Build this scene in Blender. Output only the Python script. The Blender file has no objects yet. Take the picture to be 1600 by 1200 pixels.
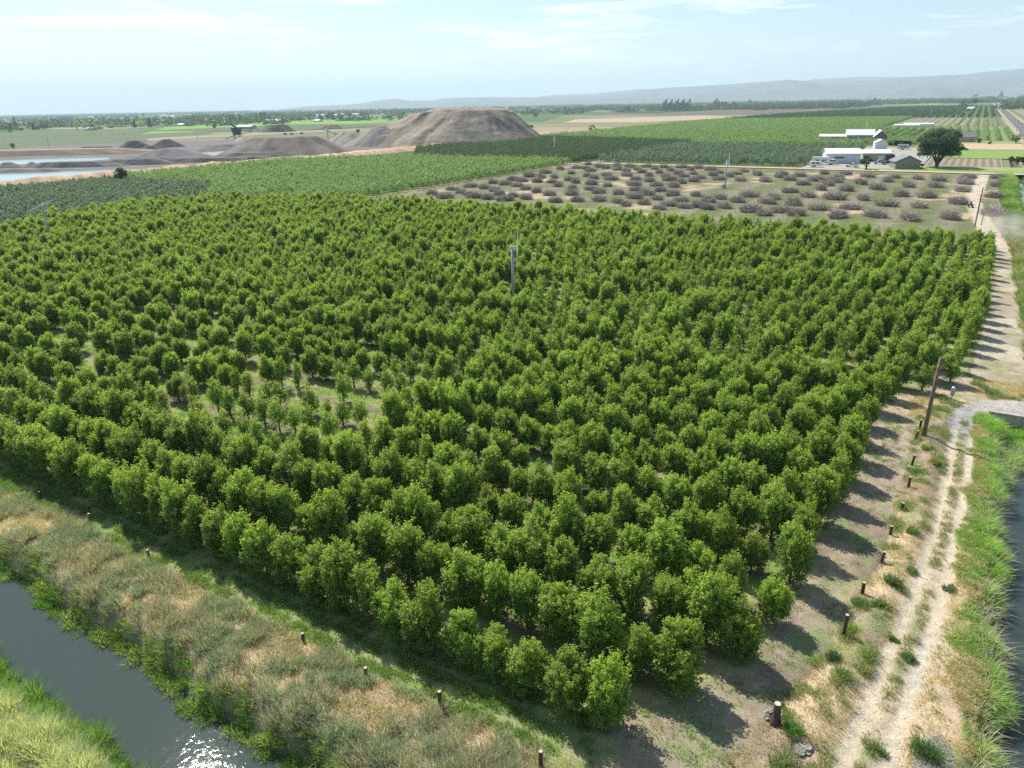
import bpy, math, random
import numpy as np
from mathutils import Matrix, Vector

SC = bpy.context.scene
COL = SC.collection
rad = math.radians

# ------------------------------------------------------------------ camera
# World frame: x runs along the orchard rows, y across them towards the hills.
FPX = 1120.0; CAMH = 30.0
PITCH = math.atan((600 - 162) / FPX); ROLL = math.atan(0.020)
_u = np.array([.8486, -.5291]); _n = np.array([.5291, .8486])
def _w(v):
    return np.array([v[0]*_u[0] + v[1]*_u[1], v[0]*_n[0] + v[1]*_n[1], v[2]])
_f = np.array([0, math.cos(PITCH), -math.sin(PITCH)]); _r0 = np.array([1., 0, 0]); _u0 = np.cross(_r0, _f)
CR = _w(math.cos(ROLL)*_r0 - math.sin(ROLL)*_u0)
CU = _w(math.cos(ROLL)*_u0 + math.sin(ROLL)*_r0)
CF = _w(_f)
def W(px, py, z=0.0):
    """ground position (at height z) seen at photo pixel px,py: used as a survey of the place"""
    d = (px-800)*CR + (600-py)*CU + FPX*CF
    t = (z-CAMH)/d[2]
    return float(t*d[0]), float(t*d[1])
def PX(x, y, z=0.0):
    v = np.array([x, y, z-CAMH]); k = FPX/(v@CF)
    return 800+k*(v@CR), 600-k*(v@CU)
def RAYD(px, py, D):
    d = (px-800)*CR + (600-py)*CU + FPX*CF
    h = math.hypot(d[0], d[1])
    return d[0]/h*D, d[1]/h*D, CAMH + d[2]/h*D

cam_d = bpy.data.cameras.new('camera'); cam = bpy.data.objects.new('camera', cam_d); COL.objects.link(cam)
cam_d.sensor_width = 36; cam_d.lens = FPX/1600*36
cam_d.clip_start = 0.5; cam_d.clip_end = 60000
M = Matrix(((CR[0], CU[0], -CF[0], 0), (CR[1], CU[1], -CF[1], 0), (CR[2], CU[2], -CF[2], CAMH), (0, 0, 0, 1)))
cam.matrix_world = M
SC.camera = cam

# ------------------------------------------------------------------ light
SUN_EL = rad(46.2)
SUN_AZ = rad(-31)                       # to the left of the view direction
s_cam = np.array([math.sin(SUN_AZ)*math.cos(SUN_EL), math.cos(SUN_AZ)*math.cos(SUN_EL), math.sin(SUN_EL)])
SV = _w(s_cam)
sun_d = bpy.data.lights.new('sun', 'SUN'); sun_d.energy = 5.0; sun_d.angle = rad(0.53); sun_d.color = (1, .955, .88)
sun = bpy.data.objects.new('sun', sun_d); COL.objects.link(sun)
sun.rotation_mode = 'QUATERNION'
sun.rotation_quaternion = Vector(SV).to_track_quat('Z', 'Y')
sun.location = (0, 0, 200)

w = bpy.data.worlds.new('World'); SC.world = w; w.use_nodes = True
nt = w.node_tree; N = nt.nodes; L = nt.links
bg = N['Background']; bg.inputs['Strength'].default_value = 0.096
sky = N.new('ShaderNodeTexSky'); sky.sky_type = 'NISHITA'; sky.sun_disc = False
sky.sun_elevation = SUN_EL; sky.sun_rotation = math.atan2(SV[0], SV[1])
sky.altitude = 300; sky.air_density = 1.0; sky.dust_density = .6; sky.ozone_density = 1.3
tc = N.new('ShaderNodeTexCoord')
mp = N.new('ShaderNodeMapping'); mp.inputs['Scale'].default_value = (2.2, 2.2, 17); mp.inputs['Rotation'].default_value = (0.02, 0.03, 0.3)
nz = N.new('ShaderNodeTexNoise'); nz.inputs['Scale'].default_value = 2.3; nz.inputs['Detail'].default_value = 7; nz.inputs['Roughness'].default_value = .62; nz.inputs['Distortion'].default_value = .5
rp = N.new('ShaderNodeValToRGB'); rp.color_ramp.elements[0].position = .5; rp.color_ramp.elements[1].position = .66
sp = N.new('ShaderNodeSeparateXYZ')
band = N.new('ShaderNodeValToRGB')
cr = band.color_ramp; cr.elements[0].position = 0.0; cr.elements[0].color = (0, 0, 0, 1); cr.elements[1].position = .30; cr.elements[1].color = (.25, .25, .25, 1)
e = cr.elements.new(.04); e.color = (.5, .5, .5, 1); e = cr.elements.new(.10); e.color = (1, 1, 1, 1); e = cr.elements.new(.18); e.color = (.45, .45, .45, 1)
mul = N.new('ShaderNodeMath'); mul.operation = 'MULTIPLY'
mul2 = N.new('ShaderNodeMath'); mul2.operation = 'MULTIPLY'; mul2.inputs[1].default_value = .8
mx = N.new('ShaderNodeMixRGB'); mx.inputs['Color2'].default_value = (11.5, 11.8, 12, 1)
L.new(tc.outputs['Generated'], mp.inputs['Vector']); L.new(mp.outputs['Vector'], nz.inputs['Vector'])
L.new(nz.outputs['Fac'], rp.inputs['Fac']); L.new(tc.outputs['Generated'], sp.inputs[0]); L.new(sp.outputs['Z'], band.inputs['Fac'])
L.new(rp.outputs['Color'], mul.inputs[0]); L.new(band.outputs['Color'], mul.inputs[1]); L.new(mul.outputs[0], mul2.inputs[0])
L.new(mul2.outputs[0], mx.inputs['Fac']); L.new(sky.outputs['Color'], mx.inputs['Color1']); L.new(mx.outputs['Color'], bg.inputs['Color'])

SC.view_settings.view_transform = 'Standard'; SC.view_settings.look = 'None'
SC.view_settings.exposure = 0.52; SC.view_settings.gamma = 1.0
SC.render.engine = 'CYCLES'
SC.cycles.use_denoising = False
SC.cycles.max_bounces = 8; SC.cycles.diffuse_bounces = 3; SC.cycles.glossy_bounces = 3
SC.cycles.transmission_bounces = 4; SC.cycles.volume_bounces = 1; SC.cycles.transparent_max_bounces = 8
SC.cycles.caustics_reflective = False; SC.cycles.caustics_refractive = False

# haze: closed box round everything, sky outside
HAZE_DENSITY = 8.5e-5

# ------------------------------------------------------------------ helpers
def fbm(x, y, scale, seed=0, octv=4, gain=.5):
    x = np.asarray(x, float)/scale; y = np.asarray(y, float)/scale
    tot = 0; amp = 1; nrm = 0
    for o in range(octv):
        xi = np.floor(x); yi = np.floor(y); fx = x-xi; fy = y-yi
        fx = fx*fx*(3-2*fx); fy = fy*fy*(3-2*fy)
        def h(a, b):
            v = np.sin(a*127.1 + b*311.7 + (seed+o*17)*74.7)*43758.5453
            return v-np.floor(v)
        v = (h(xi, yi)*(1-fx)+h(xi+1, yi)*fx)*(1-fy)+(h(xi, yi+1)*(1-fx)+h(xi+1, yi+1)*fx)*fy
        tot = tot+amp*v; nrm += amp; amp *= gain; x = x*2.03+5.2; y = y*2.03+1.3
    return tot/nrm
def sm(a, b, x):
    t = np.clip((np.asarray(x, float)-a)/(b-a), 0, 1); return t*t*(3-2*t)
def lerp(a, b, t):
    t = np.asarray(t)[..., None]; return np.asarray(a)*(1-t)+np.asarray(b)*t
def dpoly(x, y, pts):
    d = np.full(np.shape(x), 1e9)
    for (ax, ay), (bx, by) in zip(pts, pts[1:]):
        vx, vy = bx-ax, by-ay; t = np.clip(((x-ax)*vx+(y-ay)*vy)/(vx*vx+vy*vy+1e-9), 0, 1)
        d = np.minimum(d, np.hypot(x-ax-t*vx, y-ay-t*vy))
    return d
def inpoly(x, y, pts):
    x = np.asarray(x); y = np.asarray(y); r = np.zeros(x.shape, bool); n = len(pts)
    for i in range(n):
        x0, y0 = pts[i]; x1, y1 = pts[(i+1) % n]
        c = ((y0 > y) != (y1 > y)) & (x < (x1-x0)*(y-y0)/((y1-y0) or 1e-9)+x0)
        r ^= c
    return r

def mesh_np(name, V, F, mats, cols=None, smooth=False, fm=None):
    """V (n,3) array, F (m,k) array of equal-size faces or list of lists"""
    me = bpy.data.meshes.new(name)
    V = np.ascontiguousarray(V, dtype=np.float32)
    if isinstance(F, np.ndarray):
        k = F.shape[1]; nf = len(F); loops = F.astype(np.int32).ravel(); starts = np.arange(nf, dtype=np.int32)*k
    else:
        nf = len(F); ln = np.array([len(f) for f in F], np.int32); loops = np.array([i for f in F for i in f], np.int32)
        starts = np.concatenate([[0], np.cumsum(ln)[:-1]]).astype(np.int32)
    me.vertices.add(len(V)); me.vertices.foreach_set('co', V.ravel())
    me.loops.add(len(loops)); me.loops.foreach_set('vertex_index', loops)
    me.polygons.add(nf); me.polygons.foreach_set('loop_start', starts)
    if fm is not None: me.polygons.foreach_set('material_index', np.asarray(fm, np.int32))
    me.polygons.foreach_set('use_smooth', np.full(nf, bool(smooth)))
    for m in (mats if isinstance(mats, (list, tuple)) else [mats]): me.materials.append(m)
    if cols is not None:
        at = me.color_attributes.new('Col', 'FLOAT_COLOR', 'POINT')
        c = np.ones((len(V), 4), np.float32); c[:, :cols.shape[1]] = cols
        at.data.foreach_set('color', c.ravel())
    me.update(calc_edges=True); me.validate()
    return me
def link(name, me, parent=None, loc=None, rz=0.0):
    o = bpy.data.objects.new(name, me); COL.objects.link(o)
    if parent is not None: o.parent = parent
    if loc is not None: o.location = loc
    if rz: o.rotation_euler = (0, 0, rz)
    return o
def tag(o, label=None, cat=None, group=None, kind=None):
    if label: o['label'] = label
    if cat: o['category'] = cat
    if group: o['group'] = group
    if kind: o['kind'] = kind
    return o
def thing(name, loc, rz=0.0, label=None, cat=None, group=None):
    return tag(link(name, None, None, loc, rz), label, cat, group)

class G:
    """collects polygons into one mesh"""
    def __init__(s): s.v = []; s.f = []
    def add(s, V, F):
        b = len(s.v); s.v.extend([tuple(p) for p in V]); s.f.extend([[i+b for i in f] for f in F]); return s
    def box(s, x0, x1, y0, y1, z0, z1):
        V = [(x0,y0,z0),(x1,y0,z0),(x1,y1,z0),(x0,y1,z0),(x0,y0,z1),(x1,y0,z1),(x1,y1,z1),(x0,y1,z1)]
        return s.add(V, [(0,3,2,1),(4,5,6,7),(0,1,5,4),(1,2,6,5),(2,3,7,6),(3,0,4,7)])
    def tube(s, pts, rads, n=8, cap=True):
        V = []; F = []; P = [Vector(p) for p in pts]
        for i, p in enumerate(P):
            d = (P[min(i+1, len(P)-1)]-P[max(i-1, 0)]).normalized()
            a = d.orthogonal().normalized() if abs(d.z) < .95 else Vector((1, 0, 0)); a = (a-d*a.dot(d)).normalized(); b = d.cross(a)
            for k in range(n):
                t = 2*math.pi*k/n; V.append(p+(a*math.cos(t)+b*math.sin(t))*rads[i])
        for i in range(len(P)-1):
            for k in range(n):
                F.append((i*n+k, i*n+(k+1) % n, (i+1)*n+(k+1) % n, (i+1)*n+k))
        if cap: F.append(tuple(range(n-1, -1, -1))); F.append(tuple(range((len(P)-1)*n, len(P)*n)))
        return s.add(V, F)
    def prism(s, prof, y0, y1):   # profile in xz extruded along y
        n = len(prof); V = [(x, y0, z) for x, z in prof]+[(x, y1, z) for x, z in prof]
        F = [tuple(range(n)), tuple(range(2*n-1, n-1, -1))]+[(i, i+n, (i+1) % n+n, (i+1) % n) for i in range(n)]
        return s.add(V, F)
    def build(s, name, mat, parent=None, smooth=False, loc=None, rz=0.0):
        return link(name, mesh_np(name, np.array(s.v), s.f, mat, smooth=smooth), parent, loc, rz)

# ------------------------------------------------------------------ materials
def mat_new(name):
    m = bpy.data.materials.new(name); m.use_nodes = True
    return m, m.node_tree.nodes, m.node_tree.links, m.node_tree.nodes['Principled BSDF']
def mat_plain(name, col, rough=.7, metal=0.0, var=.18, scale=3.0, bump=0.0, dirt=None):
    m, n, l, p = mat_new(name)
    p.inputs['Roughness'].default_value = rough; p.inputs['Metallic'].default_value = metal
    t = n.new('ShaderNodeTexCoord'); z = n.new('ShaderNodeTexNoise'); z.inputs['Scale'].default_value = scale; z.inputs['Detail'].default_value = 6
    l.new(t.outputs['Object'], z.inputs['Vector'])
    r = n.new('ShaderNodeValToRGB'); d = dirt or tuple(c*(1-var*1.6) for c in col)
    r.color_ramp.elements[0].position = .3; r.color_ramp.elements[1].position = .7
    r.color_ramp.elements[0].color = (*d, 1); r.color_ramp.elements[1].color = (*[min(1, c*(1+var*.6)) for c in col], 1)
    l.new(z.outputs['Fac'], r.inputs['Fac']); l.new(r.outputs['Color'], p.inputs['Base Color'])
    if bump:
        b = n.new('ShaderNodeBump'); b.inputs['Strength'].default_value = bump; b.inputs['Distance'].default_value = .05
        l.new(z.outputs['Fac'], b.inputs['Height']); l.new(b.outputs['Normal'], p.inputs['Normal'])
    return m
def mat_metal_roof(name, col, period=.6):
    m, n, l, p = mat_new(name); p.inputs['Roughness'].default_value = .75
    t = n.new('ShaderNodeTexCoord'); wv = n.new('ShaderNodeTexWave'); wv.inputs['Scale'].default_value = 1/period/2.0; wv.bands_direction = 'X'
    z = n.new('ShaderNodeTexNoise'); z.inputs['Scale'].default_value = .5; z.inputs['Detail'].default_value = 5
    l.new(t.outputs['Object'], wv.inputs['Vector']); l.new(t.outputs['Object'], z.inputs['Vector'])
    r = n.new('ShaderNodeValToRGB'); r.color_ramp.elements[0].color = (*[c*.8 for c in col], 1); r.color_ramp.elements[1].color = (*col, 1)
    l.new(z.outputs['Fac'], r.inputs['Fac']); l.new(r.outputs['Color'], p.inputs['Base Color'])
    b = n.new('ShaderNodeBump'); b.inputs['Strength'].default_value = .1; b.inputs['Distance'].default_value = .02
    l.new(wv.outputs['Fac'], b.inputs['Height']); l.new(b.outputs['Normal'], p.inputs['Normal'])
    return m
def mat_vcol(name, rough=.95, fine=(9.0, .35), coarse=(1.1, .25), bump=.5, bdist=.12, spec=.15):
    m, n, l, p = mat_new(name); p.inputs['Roughness'].default_value = rough; p.inputs['Specular IOR Level'].default_value = spec
    a = n.new('ShaderNodeVertexColor'); a.layer_name = 'Col'
    g = n.new('ShaderNodeNewGeometry')
    cur = a.outputs['Color']
    for k, (sc, am) in enumerate((fine, coarse)):
        z = n.new('ShaderNodeTexNoise'); z.inputs['Scale'].default_value = sc; z.inputs['Detail'].default_value = 5; z.inputs['Roughness'].default_value = .65
        l.new(g.outputs['Position'], z.inputs['Vector'])
        mr = n.new('ShaderNodeMapRange'); mr.inputs['From Min'].default_value = .28; mr.inputs['From Max'].default_value = .72
        mr.inputs['To Min'].default_value = 1-am; mr.inputs['To Max'].default_value = 1+am
        l.new(z.outputs['Fac'], mr.inputs['Value'])
        mm = n.new('ShaderNodeVectorMath'); mm.operation = 'SCALE'
        l.new(cur, mm.inputs[0]); l.new(mr.outputs['Result'], mm.inputs['Scale']); cur = mm.outputs['Vector']
        if k == 0 and bump:
            b = n.new('ShaderNodeBump'); b.inputs['Strength'].default_value = bump; b.inputs['Distance'].default_value = bdist
            l.new(z.outputs['Fac'], b.inputs['Height']); l.new(b.outputs['Normal'], p.inputs['Normal'])
    l.new(cur, p.inputs['Base Color'])
    return m
def mat_leaf(name, c1, c2, trans, tfac=.42, use_col=False, gloss=.35):
    m = bpy.data.materials.new(name); m.use_nodes = True; n = m.node_tree.nodes; l = m.node_tree.links
    p = n['Principled BSDF']; out = n['Material Output']
    p.inputs['Roughness'].default_value = .55; p.inputs['Specular IOR Level'].default_value = gloss
    tr = n.new('ShaderNodeBsdfTranslucent'); ms = n.new('ShaderNodeMixShader'); ms.inputs['Fac'].default_value = tfac
    if use_col:
        a = n.new('ShaderNodeVertexColor'); a.layer_name = 'Col'
        l.new(a.outputs['Color'], p.inputs['Base Color'])
        mm = n.new('ShaderNodeVectorMath'); mm.operation = 'MULTIPLY'; mm.inputs[1].default_value = trans
        l.new(a.outputs['Color'], mm.inputs[0]); l.new(mm.outputs['Vector'], tr.inputs['Color'])
    else:
        g = n.new('ShaderNodeNewGeometry'); oi = n.new('ShaderNodeObjectInfo')
        mxx = n.new('ShaderNodeMixRGB'); mxx.inputs['Color1'].default_value = (*c1, 1); mxx.inputs['Color2'].default_value = (*c2, 1)
        l.new(g.outputs['Random Per Island'], mxx.inputs['Fac'])
        hs = n.new('ShaderNodeHueSaturation'); mr = n.new('ShaderNodeMapRange'); mr.inputs['To Min'].default_value = .86; mr.inputs['To Max'].default_value = 1.14
        mh = n.new('ShaderNodeMapRange'); mh.inputs['To Min'].default_value = .4985; mh.inputs['To Max'].default_value = .506
        l.new(oi.outputs['Random'], mr.inputs['Value']); l.new(mr.outputs['Result'], hs.inputs['Value'])
        l.new(oi.outputs['Random'], mh.inputs['Value']); l.new(mh.outputs['Result'], hs.inputs['Hue'])
        l.new(mxx.outputs['Color'], hs.inputs['Color']); l.new(hs.outputs['Color'], p.inputs['Base Color'])
        h2 = n.new('ShaderNodeHueSaturation'); h2.inputs['Color'].default_value = (*trans, 1); l.new(mr.outputs['Result'], h2.inputs['Value']); l.new(mh.outputs['Result'], h2.inputs['Hue'])
        l.new(h2.outputs['Color'], tr.inputs['Color'])
    l.new(p.outputs[0], ms.inputs[1]); l.new(tr.outputs[0], ms.inputs[2]); l.new(ms.outputs[0], out.inputs['Surface'])
    return m

M_LEAF = mat_leaf('orchard_leaf', (.085, .16, .024), (.16, .25, .038), (.26, .42, .036), .38)
M_TIP = mat_leaf('young_leaf_highlight', (.19, .275, .04), (.31, .40, .063), (.61, .77, .075), .45)  # young shoot tips, coloured lighter to put a highlight on the crown tops
M_LEAF_SAGE = mat_leaf('greygreen_leaf', (.16, .235, .13), (.25, .33, .19), (.3, .42, .2), .35)
M_LEAF_BRIGHT = mat_leaf('bright_leaf', (.18, .28, .09), (.27, .39, .14), (.45, .62, .18), .42)
M_LEAF_TREE = mat_leaf('broad_leaf', (.03, .055, .018), (.06, .1, .028), (.12, .2, .03), .35)
M_LEAF_DARK = mat_leaf('dark_leaf', (.05, .09, .035), (.09, .15, .055), (.18, .28, .08), .4)
M_LEAF_HEDGE = mat_leaf('hedge_leaf', (.012, .02, .01), (.02, .032, .014), (.02, .03, .01), .1)
M_WEED = mat_leaf('weed_blade', None, None, (1.5, 1.7, .9), .4, use_col=True, gloss=.2)
M_BARK = mat_plain('bark', (.11, .085, .065), .9, var=.3, scale=8)
M_STICK = mat_vcol('dead_branch', fine=(4, .2), coarse=(.5, .2), bump=0)
M_GROUND = mat_vcol('ground_cover')
M_FIELD = mat_vcol('field_cover', fine=(.9, .22), coarse=(.06, .18), bump=.3, bdist=.4)
M_HEAP = mat_vcol('gravel', fine=(.8, .22), coarse=(.09, .15), bump=.6, bdist=.8)
M_HILL = mat_vcol('hillside', fine=(.01, .2), coarse=(.0012, .2), bump=0)
M_WOOD = mat_plain('weathered_wood', (.10, .06, .04), .85, var=.35, scale=5, bump=.4)
M_POLE = mat_plain('pole_wood', (.22, .15, .105), .85, var=.35, scale=5, bump=.4)
M_WOODEND = mat_plain('cut_wood', (.6, .52, .4), .85)
M_WHITE = mat_plain('white_paint', (.75, .75, .72), .55, var=.08, scale=1.2)
M_GALV = mat_plain('galvanised_steel', (.42, .45, .47), .45, .5, var=.15)
M_DARKM = mat_plain('dark_metal', (.04, .04, .045), .5, .3)
M_GLASS = mat_plain('window_glass', (.03, .04, .05), .12, 0, var=.1)
M_CONC = mat_plain('concrete', (.42, .39, .34), .9, var=.2, scale=2.5, bump=.3)
M_TYRE = mat_plain('rubber', (.02, .02, .02), .8)
M_ROCK = mat_plain('pale_rock', (.36, .33, .28), .9, var=.4, scale=6, bump=.8)

# ------------------------------------------------------------------ near terrain
ROAD_L = ([20, 30, 43, 54, 65, 77], [-1.9, -.7, .9, 1.95, 2.5, 2.6])
ROAD_R = ([20, 31, 45, 56, 72, 80], [.9, 1.95, 3.5, 4.2, 4.8, 5.0])
POST_U = ([20, 30.9, 39.3, 44.2, 48.5, 52.5, 60, 74, 90], [-7, -3.7, -1.55, -1.15, -.5, -.2, .1, .15, .3])
def row_end(v):
    return np.interp(v, [20, 26.6, 30, 34.5, 39, 60, 70, 82, 86.5, 92, 111, 126, 145, 180], [-11.5, -10.9, -9.2, -6.3, -5.8, -4.7, -4.6, -3.4, 1.6, 2.5, 3.6, 4.6, 5.4, 5.9])
def canal_far(u): return 16.0-0.035*u + .25*np.sin(u*.45)+.2*np.sin(u*1.1+2)
def canal_near(u): return 9.9-0.06*u + .3*np.sin(u*.35+1)
def canal_east(v): return 6.25+.016*(v-30)+.3*np.sin(v*.5)+.2*np.sin(v*1.3+1)
WATER_Z = -1.45
def terrain(x, y):
    x = np.asarray(x, float); y = np.asarray(y, float)
    z = (fbm(x, y, 3.5, 3, 4)-.5)*.16*(1-sm(90, 140, np.hypot(x, y)))
    # left canal: signed distance inside water
    d1 = np.minimum(canal_far(x)-y, y-canal_near(x))
    inside1 = (x < 15)
    k1 = np.where(inside1, d1, -99)
    d2 = np.minimum(x-canal_east(y), 15.5-x)
    k2 = np.where((y < 81.3) & (y > 8), np.minimum(d2, 81.3-y+.0), -99)
    d3 = np.minimum(x-(12.3+.012*(y-90)), 19-x); k3 = np.where(y > 92, np.minimum(d3, y-92), -99)
    k = np.maximum(np.maximum(k1, k2), k3)
    z = z-2.4*sm(-1.5, 1.0, k)
    # raised spoil bank beside the left canal, low hump beside track
    z = z+.35*sm(17.2, 19, y)*(1-sm(20.5, 23, y))*(x < -8)
    z = z+.25*sm(0, 1.2, x-np.interp(y, *POST_U))*(1-sm(-1, .2, x-np.interp(y, *ROAD_L)))*(y > 30)*(y < 78)
    # ruts of track
    rl = np.interp(y, *ROAD_L); rr = np.interp(y, *ROAD_R); onr = (y < 80)
    wd = rr-rl
    for t in (.22, .78):
        z = z-.09*np.exp(-((x-(rl+wd*t))/.33)**2)*onr
    z = z-.05*np.exp(-((y-23.9)/.25)**2)*(x < -6)-.05*np.exp(-((y-25.1)/.25)**2)*(x < -6)
    return z

C_TAN = (.52, .40, .255); C_PALE = (.52, .45, .325); C_SOIL = (.22, .18, .125); C_GRASS = (.13, .24, .045); C_GREYG = (.22, .225, .14)
C_GRAVEL = (.36, .35, .335); C_DUST = (.47, .40, .295); C_MUD = (.12, .105, .075); C_STRAW = (.55, .43, .28); C_OLIVE = (.20, .24, .09)
TURN = [(3.7, 72), (3.9, 76.5), (4.7, 80.5), (6.5, 83.6), (9, 84.9), (20, 85.5)]
PATH = [(8.3, 183), (6.6, 196)]+[W(*p) for p in ((1531, 338), (1525, 325), (1519, 313), (1521, 304), (1527, 296), (1530, 289), (1534, 279), (1536, 273))]
PILEF = [(-175, 183), (19, 183), (19, 349), (-175, 351)]

def groundcol(x, y):
    n1 = fbm(x, y, 2.2, 11); n2 = fbm(x, y, .7, 12); n3 = fbm(x, y, 7, 13); n4 = fbm(x, y, 25, 14)
    far = np.hypot(x, y)
    c = lerp((.15, .19, .075), (.27, .23, .13), sm(.4, .62, n4))
    c = lerp(c, (.11, .17, .05), sm(.45, .6, fbm(x, y, 260, 15))*.7)
    # orchard floor: mown alley and bare strip
    orch = (y > 24) & (y < 181) & (x < row_end(y)+1.2) & (x > -345)
    ph = np.abs(((y-26.2)/4.2) % 1-.5)*2      # 1 on the tree line, 0 mid alley
    alley = lerp((.17, .27, .055), (.31, .29, .13), sm(.38, .62, n1))
    strip = lerp((.26, .20, .14), (.17, .14, .09), sm(.3, .7, n2)); strip = lerp(strip, (.15, .2, .06), sm(.5, .62, n1)*.7)
    oc = lerp(alley, strip, sm(.5, .8, ph+(n1-.5)*.6))
    c = np.where(orch[..., None], oc, c)
    # headland right of the orchard
    pu = np.interp(y, *POST_U); rl = np.interp(y, *ROAD_L); rr = np.interp(y, *ROAD_R)
    near = (y > 18) & (y < 181)
    hd = lerp(C_SOIL, (.31, .25, .175), sm(.35, .65, n3)); hd = lerp(hd, (.40, .32, .235), sm(50, 75, y))
    hd = lerp(hd, (.17, .24, .08), sm(.5, .62, n1*.6+n2*.4)*.75*(1-sm(60, 95, y)*.5))
    hd = lerp(hd, (.42, .33, .2), .55*sm(.55, .68, fbm(x, y, 3, 95)))
    hd = lerp(hd, (.29, .24, .17), .6*sm(.55, .8, np.sin((x+.04*y)*5.5)*.5+.5)*sm(.35, .6, n3))
    mh = near & (x >= row_end(y)+.4+(n1-.5)*1.6) & (x < pu+.4*(n1-.5))
    c = np.where(mh[..., None], hd, c)
    # dry strip between posts and track
    dry = lerp(C_STRAW, C_TAN, n2); dry = lerp(dry, (.30, .235, .19), sm(.5, .62, n3)*.85); dry = lerp(dry, C_OLIVE, sm(.56, .66, n1)*.8)
    md = near & (x >= pu+.4*(n1-.5)) & (y < 92)
    c = np.where(md[..., None], dry, c)
    # track
    ed = (n1-.5)*.7
    mt = (y < 79) & (x > rl+ed*.6) & (x < rr+ed*.6)
    t = (x-rl)/(rr-rl)
    tr = lerp(C_PALE, C_DUST, n2); tr = lerp(tr, (.56, .47, .35), sm(.4, .7, n3)*.6)
    cen = np.exp(-((t-.5)/.16)**2)
    tr = lerp(tr, (.46, .36, .24), cen*.8); tr = lerp(tr, (.24, .25, .12), cen*sm(.47, .6, n1))
    tr = lerp(tr, C_GRAVEL, .75*sm(.35, .6, n3)*(np.exp(-((t-.8)/.16)**2)*sm(60, 40, y)+.0))
    c = np.where(mt[..., None], tr, c)
    # gravel patch right of the track near
    gp = np.exp(-((x-3.5)/.9)**2-((y-31)/3.5)**2)
    c = lerp(c, (.34, .33, .31), sm(.35, .6, gp+(n2-.5)*.4))
    # north of the crossing: wide dusty headland
    hn = (y > 88) & (y < 186) & (x > row_end(y)+1.4+(n1-.5)*1.5) & (x < 11.6+(n1-.5)*2)
    dn = lerp((.35, .30, .225), (.47, .41, .315), sm(.35, .65, n3)); dn = lerp(dn, (.26, .25, .12), sm(.55, .66, n1)*.7)
    c = np.where(hn[..., None], dn, c)
    c = lerp(c, lerp((.14, .19, .06), (.27, .26, .14), n1), ((y > 86) & (x >= 11.6+(n1-.5)*2) & (x < 40) & (y < 350))*1.0)
    ty = (y > 78) & (y < 90) & (x > -5)
    dy = lerp(C_TAN, (.38, .30, .21), sm(.4, .6, n3)); dy = lerp(dy, (.2, .25, .09), sm(.54, .64, n1)*.8)
    c = np.where((ty & (x > row_end(y)+1))[..., None], dy, c)
    dt = dpoly(x, y, TURN)
    gr = lerp(C_GRAVEL, (.29, .285, .28), n2); gr = lerp(gr, (.44, .40, .34), sm(.5, .7, n3))
    c = lerp(c, gr, sm(2.0, 1.5, dt+(n1-.5)*.5)*sm(71, 76, y))
    # green bank of the right canal
    gb = (x > 4.9+(n1-.5)*1.2) & (y < 81) & (y > 10)
    c = np.where(gb[..., None], lerp((.15, .26, .05), (.3, .28, .12), sm(.5, .65, n1)), c)
    # left ditch bank and green strip
    lb = (y < 25.7+(n1-.5)*1.0) & (x < np.interp(y, [9, 24, 27], [2, -9, -11])+(n1-.5)*2)
    gs = lerp((.17, .26, .065), (.26, .30, .11), n2)
    gs = lerp(gs, (.33, .29, .17), .8*(np.exp(-((y-23.9)/.28)**2)+np.exp(-((y-25.1)/.28)**2))*sm(.35, .55, n1))
    sg = lerp(C_TAN, C_GREYG, sm(.42, .58, n1)); sg = lerp(sg, (.42, .32, .2), sm(.56, .66, n3)*.8)
    lc = lerp(sg, gs, sm(22.3, 23.2, y+(n1-.5)*1.6))
    lc = lerp(lc, (.16, .22, .06), sm(18.2, 17.2, y+(n1-.5)*1.5)*.8)
    c = np.where(lb[..., None], lc, c)
    c = lerp(c, (.30, .235, .16), sm(-14, -6, x)*sm(26.5, 24, y)*(x < 0)*sm(.35, .55, n3)*.85)
    # pile field
    pf = inpoly(x, y, PILEF)
    pc = lerp((.115, .14, .055), (.165, .185, .08), n2); pc = lerp(pc, (.21, .175, .125), sm(.53, .66, n3)*.7)
    st = np.abs(((x+3)/13.0) % 1-.5)*2
    pc = lerp(pc, (.27, .225, .18), sm(.4, .9, st)*.6)
    pc = lerp(pc, (.45, .33, .22), sm(.62, .72, fbm(x, y, 14, 31)))
    c = np.where(pf[..., None], pc, c)
    dp = dpoly(x, y, PATH)
    c = lerp(c, (.52, .44, .34), sm(2.6, 1.6, dp))
    # wet margins
    zz = terrain(x, y)
    c = lerp(c, C_MUD, sm(-.9, -1.5, zz))
    return c

def axis(segs):
    out = []
    for a, b, s in segs: out.extend(np.arange(a, b, s))
    return np.array(out)
def geo(a, b, r):
    o = [a]
    st = abs(a)*r
    while o[-1] < b: o.append(o[-1]*(1+r))
    return np.array(o)
gx = np.concatenate([-geo(350, 24000, .12)[::-1], axis([(-349, -70, 3.0), (-70, 22, .25), (22, 340, 6)]), geo(346, 24000, .12)])
gy = np.concatenate([-geo(60, 24000, .25)[::-1], axis([(-55, 9, 4), (9, 95, .25), (95, 186, .6), (186, 352, 1.5)]), geo(353, 24000, .08)])
GX, GY = np.meshgrid(gx, gy)
Z = terrain(GX, GY); Z = np.where(np.hypot(GX, GY) > 420, -.0, Z)
Cc = groundcol(GX, GY)
ny, nx = GX.shape
idx = np.arange(nx*ny).reshape(ny, nx)
F = np.stack([idx[:-1, :-1], idx[:-1, 1:], idx[1:, 1:], idx[1:, :-1]], -1).reshape(-1, 4)
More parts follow.
